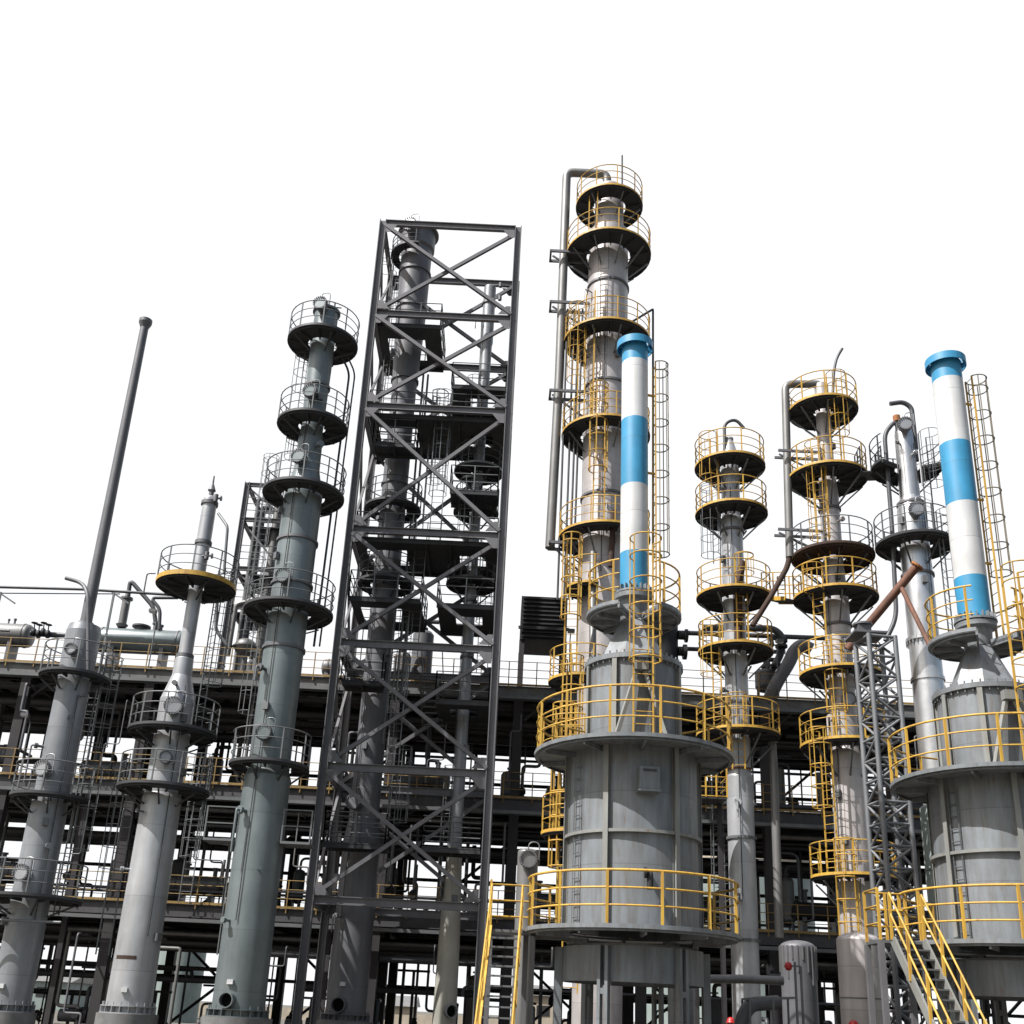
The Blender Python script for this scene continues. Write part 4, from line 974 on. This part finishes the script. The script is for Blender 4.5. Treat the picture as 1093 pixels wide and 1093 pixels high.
# ---- stairs
def stair(pt, pb, wd, label, stringer, rail, hr=1.0, n=None):
    """pt, pb: centre of the top and bottom step"""
    pt, pb = Vector(pt), Vector(pb); d = pb - pt; h = Vector((d.x, d.y, 0)).normalized(); s_ = Vector((-h.y, h.x, 0))
    t = thing('stairway', label, 'stairs', pb)
    n = n or int(abs(d.z) / .2)
    for i in range(1, n):
        q = pt + d * i / n; m = MB(); m.beam(q - s_ * wd / 2, q + s_ * wd / 2, .22, .035, up=(0, 0, 1)); m.build('tread', railg, t)
    for e in (-1, 1):
        o = s_ * e * (wd / 2 + .03); m = MB(); m.beam(pt + o, pb + o, .05, .2); m.build('stringer', stringer, t)
        m = MB(); o = s_ * e * (wd / 2 + .05)
        for hz in (hr, hr * .55): m.tube([pt + o + Vector((0, 0, hz)), pb + o + Vector((0, 0, hz))], .024, 6)
        k = 4
        for i in range(k + 1): q = pt + d * i / k + o; m.beam(q, q + Vector((0, 0, hr)), .055, .055)
        m.build('handrail', rail, t)
    return t
zl2 = q2[0]
a = at(953, 1010, 24.2); b = at(988, 1010, 24.2); ctr = (a + b) / 2; ctr.z = zl2
c1 = at(1012, 1093, 22.9); dv = (c1 - ctr); k = (zl2 - .05) / max(.1, (zl2 - c1.z)); bot = ctr + dv * k; bot.z = .05
stair(ctr, bot, .66, 'yellow railed stairway rising to the right tank from the foreground', stiff, yellow)
t = thing('stair_landing', 'small yellow railed landing at the head of the right stairway', 'landing', (ctr.x, ctr.y + .5, 0))
m = MB(); m.box((ctr.x - .1, ctr.y + .55, zl2 - .03), (1.0, .95, .06)); m.build('deck', railg, t)
m = MB()
xx0, xx1, yy0, yy1 = ctr.x - .58, ctr.x + .36, ctr.y + .1, ctr.y + 1.0
for hz in (1.1, .73, .36): m.tube([(xx0, yy0, zl2 + hz), (xx0, yy1, zl2 + hz), (xx1, yy1, zl2 + hz)], .024, 6)
for x, y in ((xx0, yy0), (xx0, yy1), ((xx0 + xx1) / 2, yy1), (xx1, yy1)): m.beam((x, y, zl2), (x, y, zl2 + 1.1), .055, .055)
m.build('railing', yellow, t)
for x, y in ((xx0, yy1), (xx1, yy1), (xx0, yy0)): m = MB(); m.beam((x, y, 0), (x, y, zl2 - .06), .12, .12); m.build('leg', steel, t)
zl1 = q1[0]
a = at(541, 962, 25.6); a.z = zl1; b = at(530, 1093, 23.4); k = (zl1 - .05) / max(.1, zl1 - b.z); bb = a + (b - a) * k; bb.z = .05
stair(a, bb, .62, 'steep yellow stairway left of the left tank, seen end on', yellow, yellow)
m = MB(); t = thing('stair_landing', 'yellow railed landing beside the left edge of the left tank platform', 'landing', (a.x, a.y + .5, 0))
m.box((a.x + .15, a.y + .5, zl1 - .03), (1.1, .9, .06)); m.build('deck', railg, t)
m = MB()
for hz in (1.1, .73, .36): m.tube([(a.x - .38, a.y + .05, zl1 + hz), (a.x - .38, a.y + .95, zl1 + hz), (a.x + .6, a.y + .95, zl1 + hz)], .024, 6)
for x, y in ((a.x - .38, a.y + .05), (a.x - .38, a.y + .95), (a.x + .6, a.y + .95)): m.beam((x, y, zl1), (x, y, zl1 + 1.1), .055, .055)
m.build('railing', yellow, t)
for x in (a.x - .35, a.x + .5): m = MB(); m.beam((x, a.y + .9, 0), (x, a.y + .9, zl1 - .06), .12, .12); m.build('leg', steel, t)
# ---- vessels at ground level in front of the rack
def vessel(px, ytop, D, hw, mat, label, ribs=False, mid=None, name='upright_vessel'):
    X = at(px, ytop + 20, D).x; z = zat(X, D, ytop + 4); r = size(hw, X, D, z); t = thing(name, label, 'vessel', (X, D, 0))
    m = MB(); m.lathe((X, D, 0), [(r, 0), (r, z)], 40); m.lathe((X, D, 0), [(r * math.cos(q), z + r * .38 * math.sin(q)) for q in [i * math.pi / 16 for i in range(9)]], 40, smooth=True); m.build('shell', mat, t)
    if ribs:
        m = MB()
        for k in range(22):
            a = rad(k * 360 / 22); L = .35 + (k * 7 % 5) * .16; m.beam((X + (r + .012) * math.sin(a), D - (r + .012) * math.cos(a), z - L), (X + (r + .012) * math.sin(a), D - (r + .012) * math.cos(a), z + .02), .035, .03)
        m.build('insulation_ribs', insul, t)
    if mid:
        zz = zat(X, D, mid); m = MB(); m.lathe((X, D, 0), [(r, zz - .015), (r + .012, zz - .015), (r + .012, zz + .015), (r, zz + .015)], 40); m.build('seam_band', plum, t)
    return t, X, z, r
vessel(852, 1007, 30.5, 18.5, plum, 'dark ribbed-top vessel behind the small pipe stand', ribs=True)
vessel(917, 1000, 29, 22.5, clad, 'pale domed vessel with stair shadows left of the right stairway', mid=1066)
t, X, z, r = vessel(563, 906, 32, 11, insul, 'slim upright vessel with a round hatch left of the left tank')
manway(t, X, 32, r, 0, zat(X, 32, 919), .25, insul, .08)
t, X, z, r = vessel(727, 1050, 27.5, 14, grey, 'squat grey vessel glimpsed between the legs of the left tank')
t, X, z, r = vessel(1000, 860, 31, 16, sage, 'greenish upright vessel tucked behind the left side of the right tank', mid=930)
# pipe at ground level and hanging upright pipe
hpipe([at(742, 1045, 29), at(800, 1045, 29), at(836, 1047, 29)], .11, insul, 'pale level pipe running from the left tank to the ribbed vessel', n=12, group=None)
hpipe([at(832, 1001, 40), at(826, 820, 40), at(824, 792, 40)], .16, insul, 'long hanging pipe with an open lower end between the right columns', n=12, group=None)
# pipe stand with elbow and red lamp
t = thing('pipe_stand', 'small grey angle-iron stand over a grey elbow near the bottom edge', 'stand', (at(820, 1066, 27).x, 27, 0))
a, b = at(800, 1066, 27), at(850, 1065, 27); m = MB()
m.beam(a, b, .05, .05); m.beam(a + Vector((0, .8, 0)), b + Vector((0, .8, 0)), .05, .05)
for q in (a, (a + b) / 2, b, a + Vector((0, .8, 0)), b + Vector((0, .8, 0))): m.beam((q.x, q.y, 0), q, .045, .045)
for q in (a, b): m.beam(q, q + Vector((0, .8, 0)), .045, .045)
m.build('frame', railg, t)
hpipe([at(789, 1120, 27.3), at(791, 1090, 27.3), at(800, 1072, 27.3), at(830, 1070, 27.6)], .17, plum, 'grey elbow pipe under the small pipe stand', n=16, bend=.5, group=None)
p = at(841.5, 1031, 27.5); t = thing('warning_lamp', 'small red warning lamp on a thin post before the ribbed vessel', 'lamp', (p.x + .1, 27.5, 0))
m = MB(); m.lathe((p.x, 27.5, p.z), [(.001, -.11), (.06, -.1), (.09, -.04), (.09, .03), (.06, .08), (.001, .1)], 16, smooth=True); m.build('lamp_body', red_m, t)
m = MB(); m.beam((p.x + .16, 27.5, 0), (p.x + .16, 27.5, p.z + .1), .05, .05); m.beam((p.x + .3, 27.5, 0), (p.x + .3, 27.5, p.z), .05, .05); m.beam((p.x, 27.5, p.z + .0), (p.x + .3, 27.5, p.z + .0), .04, .04); m.build('post', railg, t)
# gantry rails and small platforms between tank and slim column
t = thing('side_platform', 'small yellow railed platform between the left tank and the slim column', 'platform', (at(757, 852, 38).x, 38, 0))
a, b = at(742, 850, 38), at(776, 851, 38); z = a.z; m = MB(); m.box(((a.x + b.x) / 2, 38.5, z - .03), (b.x - a.x, 1.1, .06)); m.build('deck', dark, t)
m = MB()
for hz in (1.1, .73, .36, .03): m.tube([(a.x, 37.95, z + hz), (b.x, 37.95, z + hz), (b.x, 39, z + hz)], .024, 5)
for i in range(4): m.beam((a.x + (b.x - a.x) * i / 3, 37.95, z), (a.x + (b.x - a.x) * i / 3, 37.95, z + 1.1), .05, .05)
m.build('railing', yellow, t)
for x in (a.x + .1, b.x - .1): m = MB(); m.beam((x, 38.9, 0), (x, 38.9, z), .16, .16); m.build('leg', postm, t)
# dense ground-level equipment: pumps and pots among the posts
for k in range(16):
    x = -24 + k * 3.15; D = RF - 1.0 + (k * 1.9) % 5; t = thing('pump', 'grey pump set on a concrete plinth at the foot of the rack', 'pump', (x, D, 0), 'pumps along the foot of the rack')
    m = MB(); m.box((x, D, .2), (1.6, .7, .4)); m.build('plinth', conc, t)
    m = MB(); m.tube([(x - .65, D, .75), (x + .05, D, .75)], .26, 14); m.build('motor', (plum, steel)[k % 2], t)
    m = MB(); m.disc((x + .4, D, .78), (1, 0, 0), .34, .3, 18); m.tube(rounded([(x + .4, D, .9), (x + .4, D, 1.9), (x + .4, D + .8, 1.9)], .25), .09, 8); m.tube([(x + .05, D, .75), (x + .3, D, .75)], .06, 8); m.build('casing', pipem, t)
for k in range(9):
    x = -22 + k * 5.3; pot(x, RF + 2.5 + (k * 1.3) % 3, 0, 2.3 + (k % 3) * .4, .45, (plum, insul, postm)[k % 3], 'upright pot among the pump sets under the rack', 'ground pots under the rack')
m = MB()
# ---- small fittings on shells: short nozzles with flanges, instrument boxes, conduit
def fittings(T, ys, seed):
    r_ = random.Random(seed)
    for y in ys:
        z = T.z(y); r = T.r(z); a = rad(r_.uniform(-70, 70)); d = Vector((math.sin(a), -math.cos(a), 0)); c = Vector((T.X, T.D, z))
        kind = r_.random(); m = MB()
        if kind < .55:
            q = r_.choice((.035, .05, .07)); m.tube([c + d * (r - .05), c + d * (r + .22)], q, 8); m.disc(c + d * (r + .22), d, q * 2, .05, 12); m.disc(c + d * (r + .28), d, q * 2, .05, 12)
            if r_.random() < .5: m.tube(rounded([c + d * (r + .3), c + d * (r + .4), c + d * (r + .4) - Vector((0, 0, r_.uniform(.5, 1.6)))], .1), q * .6, 6)
            m.build('nozzle', r_.choice((plum, T.mat)), T.root)
        else:
            m.box(c + d * (r + .09), (.2, .14, .26), a); m.build('instrument_box', railg, T.root)
    a = rad(r_.uniform(-60, 50)); d = Vector((math.sin(a), -math.cos(a), 0)); zs = sorted((T.z(ys[0]), T.z(ys[-1]))); n = 14; pts = []
    for i in range(n + 1):
        z = zs[0] + (zs[1] - zs[0]) * i / n; pts.append(Vector((T.X, T.D, z)) + d * (T.r(z) + .06))
    m = MB(); m.tube(pts, .018, 5); m.build('conduit', raild, T.root)
fittings(A, (985, 905, 880, 800, 770, 745), 1); fittings(B, (1000, 930, 870, 825, 770, 735), 2); fittings(C, (985, 930, 870, 760, 720, 600, 550, 480, 430), 3)
fittings(D_, (980, 800, 700, 560, 450, 380), 4); fittings(E_, (960, 800, 700, 450, 345), 5); fittings(F_, (620, 550, 500, 430, 390, 320), 6)
fittings(Gt, (960, 860, 740, 660, 600, 525), 7); fittings(H, (900, 850, 770, 690, 620, 560, 480), 8); fittings(J, (650, 625, 560, 490, 478), 9)
# ---- far background
def far_tank(px, ytop, D, hw, mat, label, band=None):
    X = at(px, ytop, D).x; z = zat(X, D, ytop); r = size(hw, X, D, z); t = thing('storage_tank', label, 'storage tank', (X, D, 0))
    m = MB(); m.lathe((X, D, 0), [(r, 0), (r, z if not band else z - band)], 60); m.lathe((X, D, 0), [(r, z), (.01, z + r * .12)], 60); m.build('shell', mat, t)
    if band: m = MB(); m.lathe((X, D, 0), [(r + .02, z - band), (r + .02, z)], 60); m.build('top_band', cream, t)
    m = MB(); 
    for hz in (.5, 1.1): m.tube(arc((X, D), r - .1, z + hz, 0, 360, 60), .04, 4)
    for k in range(70): a_ = rad(12 * k); m.beam((X + (r - .1) * math.sin(a_), D - (r - .1) * math.cos(a_), z), (X + (r - .1) * math.sin(a_), D - (r - .1) * math.cos(a_), z + 1.1), .06, .06)
    m.build('railing', insul, t)
far_tank(775, 914, 92, 88, sage, 'far pale green storage tank with a cream top band seen through the rack', band=1.1)
far_tank(196, 1000, 85, 26, sage, 'far small green storage tank seen low between two left columns')
def shed(px0, px1, ytop, D, mat, label):
    a, b = at(px0, ytop, D), at(px1, ytop, D); z = a.z; t = thing('warehouse', label, 'building', ((a.x + b.x) / 2, D, 0)); w_ = b.x - a.x
    m = MB(); m.box(((a.x + b.x) / 2, D + 4, z / 2), (w_, 8, z)); m.build('wall', mat, t)
    m = MB(); m.add([(a.x - .3, D - .3, z), (b.x + .3, D - .3, z), (b.x + .3, D + 8.3, z), (a.x - .3, D + 8.3, z), (a.x - .3, D + 4, z + 1.), (b.x + .3, D + 4, z + 1.)], [(0, 1, 5, 4), (2, 3, 4, 5), (0, 4, 3), (1, 2, 5)]); m.build('roof', insul, t)
    n = max(1, int(w_ / 3))
    for i in range(n):
        x = a.x + w_ * (i + .5) / n; m = MB(); m.box((x, D - .02, z * .62), (1.2, .06, .9)); m.build('window', black, t)
shed(148, 182, 1050, 100, cream, 'far cream building between the two left columns')
shed(385, 440, 1072, 110, cream, 'far cream building seen under the tall frame')
shed(20, 75, 1046, 115, sage, 'far pale green building behind the far-left column')
shed(560, 600, 1062, 105, cream, 'far cream building left of the left tank')
# boundary wall
m = MB(); m.box((0, 130, .6), (400, .3, 1.2)); tag(m.build('boundary_wall', cream, None, (0, 130, 0)), 'low cream boundary wall far beyond the plant', 'wall')
# ---- people in red helmets at ground level
def person(X, D, label, turn=0.):
    t = thing('person', label, 'person', (X, D, 0)); t.rotation_euler = (0, 0, turn)
    def skin(name, V, E, Rr, mat, par):
        me = bpy.data.meshes.new(name); me.from_pydata(V, E, []); me.materials.append(mat); ob = bpy.data.objects.new(name, me); scene.collection.objects.link(ob); ob.parent = par
        md = ob.modifiers.new('skin', 'SKIN'); md.use_smooth_shade = True
        for sv, r_ in zip(me.skin_vertices[0].data, Rr): sv.radius = (r_, r_)
        me.skin_vertices[0].data[0].use_root = True
        sb = ob.modifiers.new('sub', 'SUBSURF'); sb.levels = 2; sb.render_levels = 2
        return ob
    V = [(0, 0, .98), (0, 0, 1.18), (0, 0, 1.42), (0, 0, 1.50), (0, -.01, 1.58), (0, -.01, 1.68), (0, 0, 1.74),
         (.19, 0, 1.41), (.25, .02, 1.14), (.25, -.08, .90), (.25, -.12, .82), (-.19, 0, 1.41), (-.25, .02, 1.14), (-.25, -.08, .90), (-.25, -.12, .82),
         (.1, 0, .90), (.11, -.01, .5), (.11, .02, .09), (.11, -.10, .05), (-.1, 0, .90), (-.11, -.01, .5), (-.11, .02, .09), (-.11, -.10, .05)]
    E = [(0, 1), (1, 2), (2, 3), (3, 4), (4, 5), (5, 6), (2, 7), (7, 8), (8, 9), (9, 10), (2, 11), (11, 12), (12, 13), (13, 14), (0, 15), (15, 16), (16, 17), (17, 18), (0, 19), (19, 20), (20, 21), (21, 22)]
    Rr = [.13, .125, .12, .055, .08, .10, .05, .06, .045, .035, .03, .06, .045, .035, .03, .085, .06, .04, .035, .085, .06, .04, .035]
    body = skin('body', V, E, Rr, skin_m, t)
    k = [0, 1, 2, 3, 7, 8, 9, 11, 12, 13, 15, 16, 17, 19, 20, 21]; ix = {v: i for i, v in enumerate(k)}
    skin('work_clothes', [V[i] for i in k], [(ix[a], ix[b]) for a, b in E if a in ix and b in ix], [Rr[i] + .022 for i in k], cloth_m, t)
    for a_ in (17, 21): skin('boot', [V[a_ ], (V[a_][0], .05, .05), V[a_ + 1], (V[a_][0], .02, .22)], [(0, 1), (0, 2), (0, 3)], [.062, .05, .062, .06], black, t)
    m = MB(); m.lathe((0, -.01, 1.70), [(.155, -.02), (.125, 0), (.12, .05), (.09, .11), (.04, .14), (.001, .145)], 24, smooth=True); m.lathe((0, -.07, 1.695), [(.02, 0), (.14, -.01), (.14, .0), (.02, .01)], 18)
    hm = m.build('helmet', red_m, None, (0, 0, 0)); hm.parent = t
    for sx in (-1, 1):
        m = MB(); m.disc((sx * .034, -.104, 1.64), (0, 1, 0), .010, .012, 10); e = m.build('eye', black, None, (0, 0, 0)); e.parent = t
        m = MB(); m.disc((sx * .098, 0, 1.63), (1, 0, 0), .028, .02, 12); e = m.build('ear', skin_m, None, (0, 0, 0)); e.parent = t
    m = MB(); m.box((0, -.098, 1.565), (.045, .012, .008)); e = m.build('mouth', rust_m, None, (0, 0, 0)); e.parent = t
    m = MB(); m.tube([(0, -.1, 1.64), (0, -.128, 1.605), (0, -.1, 1.6)], [.008, .014, .01], 8); e = m.build('nose', skin_m, None, (0, 0, 0)); e.parent = t
    for sx in (-1, 1):
        for f in range(4):
            m = MB(); bx = sx * .25 + (f - 1.5) * .017; L = (.05, .06, .055, .042)[f]
            m.tube([(bx, -.13, .80), (bx, -.15, .80 - L * .6), (bx, -.15, .80 - L)], .009, 6); e = m.build('finger', skin_m, None, (0, 0, 0)); e.parent = t
        m = MB(); m.tube([(sx * .225, -.12, .83), (sx * .205, -.15, .80), (sx * .205, -.165, .775)], .01, 6); e = m.build('thumb', skin_m, None, (0, 0, 0)); e.parent = t
person(at(779.5, 1080, 35).x, 35, 'person in a red helmet standing in front of the rack right of the left tank', .3)
person(at(911, 1090, 26).x, 26, 'person in a red helmet at the bottom edge before the pale domed vessel', -.4)
# ================================================================== CAMERA, LIGHT, WORLD
cam = bpy.data.cameras.new('camera'); co = bpy.data.objects.new('camera', cam); scene.collection.objects.link(co)
cam.sensor_width = 36; cam.lens = 36 * FPX / 1093; cam.shift_y = (CY - 546.5) / 1093; cam.clip_end = 3000; cam.clip_start = .1
co.matrix_world = Matrix.Translation(CP) @ RM.to_4x4(); scene.camera = co
SAZ, SEL = rad(-58), rad(53)                 # sun azimuth measured from the camera side, negative = left
sd = Vector((math.sin(SAZ) * math.cos(SEL), -math.cos(SAZ) * math.cos(SEL), math.sin(SEL)))
sl = bpy.data.lights.new('sun', 'SUN'); sl.energy = 5.0; sl.angle = rad(.5); sl.color = (1, .985, .96)
so = bpy.data.objects.new('sun', sl); scene.collection.objects.link(so); so.rotation_euler = sd.to_track_quat('Z', 'Y').to_euler()
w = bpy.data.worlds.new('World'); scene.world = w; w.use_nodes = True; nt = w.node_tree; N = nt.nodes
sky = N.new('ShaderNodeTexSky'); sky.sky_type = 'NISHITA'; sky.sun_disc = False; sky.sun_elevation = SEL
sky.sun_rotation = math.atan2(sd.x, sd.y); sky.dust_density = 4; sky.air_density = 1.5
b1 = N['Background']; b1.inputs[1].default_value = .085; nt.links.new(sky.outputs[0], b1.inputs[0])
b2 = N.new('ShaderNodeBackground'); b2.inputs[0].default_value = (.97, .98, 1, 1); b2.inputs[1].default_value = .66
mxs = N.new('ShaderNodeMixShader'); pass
# made-up split sky: white where the camera faces, dim blue elsewhere to deepen shade
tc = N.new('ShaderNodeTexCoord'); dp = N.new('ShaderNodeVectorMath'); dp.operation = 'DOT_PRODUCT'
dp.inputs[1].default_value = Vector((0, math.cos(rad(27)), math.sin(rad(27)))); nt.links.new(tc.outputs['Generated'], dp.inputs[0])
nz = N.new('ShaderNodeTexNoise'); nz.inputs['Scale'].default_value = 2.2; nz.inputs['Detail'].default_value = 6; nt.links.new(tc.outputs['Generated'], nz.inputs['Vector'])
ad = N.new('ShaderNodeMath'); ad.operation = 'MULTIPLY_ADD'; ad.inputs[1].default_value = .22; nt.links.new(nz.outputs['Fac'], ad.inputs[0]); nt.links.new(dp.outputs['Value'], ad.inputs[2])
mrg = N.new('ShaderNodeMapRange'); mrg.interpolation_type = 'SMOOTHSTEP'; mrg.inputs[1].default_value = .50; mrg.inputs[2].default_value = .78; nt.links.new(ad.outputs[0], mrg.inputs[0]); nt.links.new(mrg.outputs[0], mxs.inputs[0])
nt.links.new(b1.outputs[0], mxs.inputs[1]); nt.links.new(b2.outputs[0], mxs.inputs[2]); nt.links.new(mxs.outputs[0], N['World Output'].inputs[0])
vs_ = scene.view_settings; vs_.view_transform = 'Standard'; vs_.look = 'None'; vs_.gamma = 1; vs_.exposure = .70
# ================================================================== GROUND
def ground_mat():
    m = bpy.data.materials.new('gravel_ground'); m.use_nodes = True; nt = m.node_tree; N = nt.nodes; L = nt.links; bs = N['Principled BSDF']
    tc = N.new('ShaderNodeTexCoord'); n = N.new('ShaderNodeTexNoise'); n.inputs['Scale'].default_value = .35; n.inputs['Detail'].default_value = 10
    L.new(tc.outputs['Object'], n.inputs['Vector']); r = N.new('ShaderNodeValToRGB'); r.color_ramp.elements[0].color = (.06, .055, .048, 1); r.color_ramp.elements[1].color = (.13, .12, .10, 1)
    L.new(n.outputs['Fac'], r.inputs[0]); L.new(r.outputs[0], bs.inputs['Base Color']); bs.inputs['Roughness'].default_value = .95
    v = N.new('ShaderNodeTexVoronoi'); v.inputs['Scale'].default_value = 25; L.new(tc.outputs['Object'], v.inputs['Vector'])
    bp = N.new('ShaderNodeBump'); bp.inputs['Strength'].default_value = .5; bp.inputs['Distance'].default_value = .03; L.new(v.outputs['Distance'], bp.inputs['Height']); L.new(bp.outputs[0], bs.inputs['Normal'])
    return m
m = MB(); m.add([(-1500, -200, 0), (1500, -200, 0), (1500, 2500, 0), (-1500, 2500, 0)], [(0, 1, 2, 3)])
struct(m.build('ground', ground_mat(), None, (0, 0, 0)))
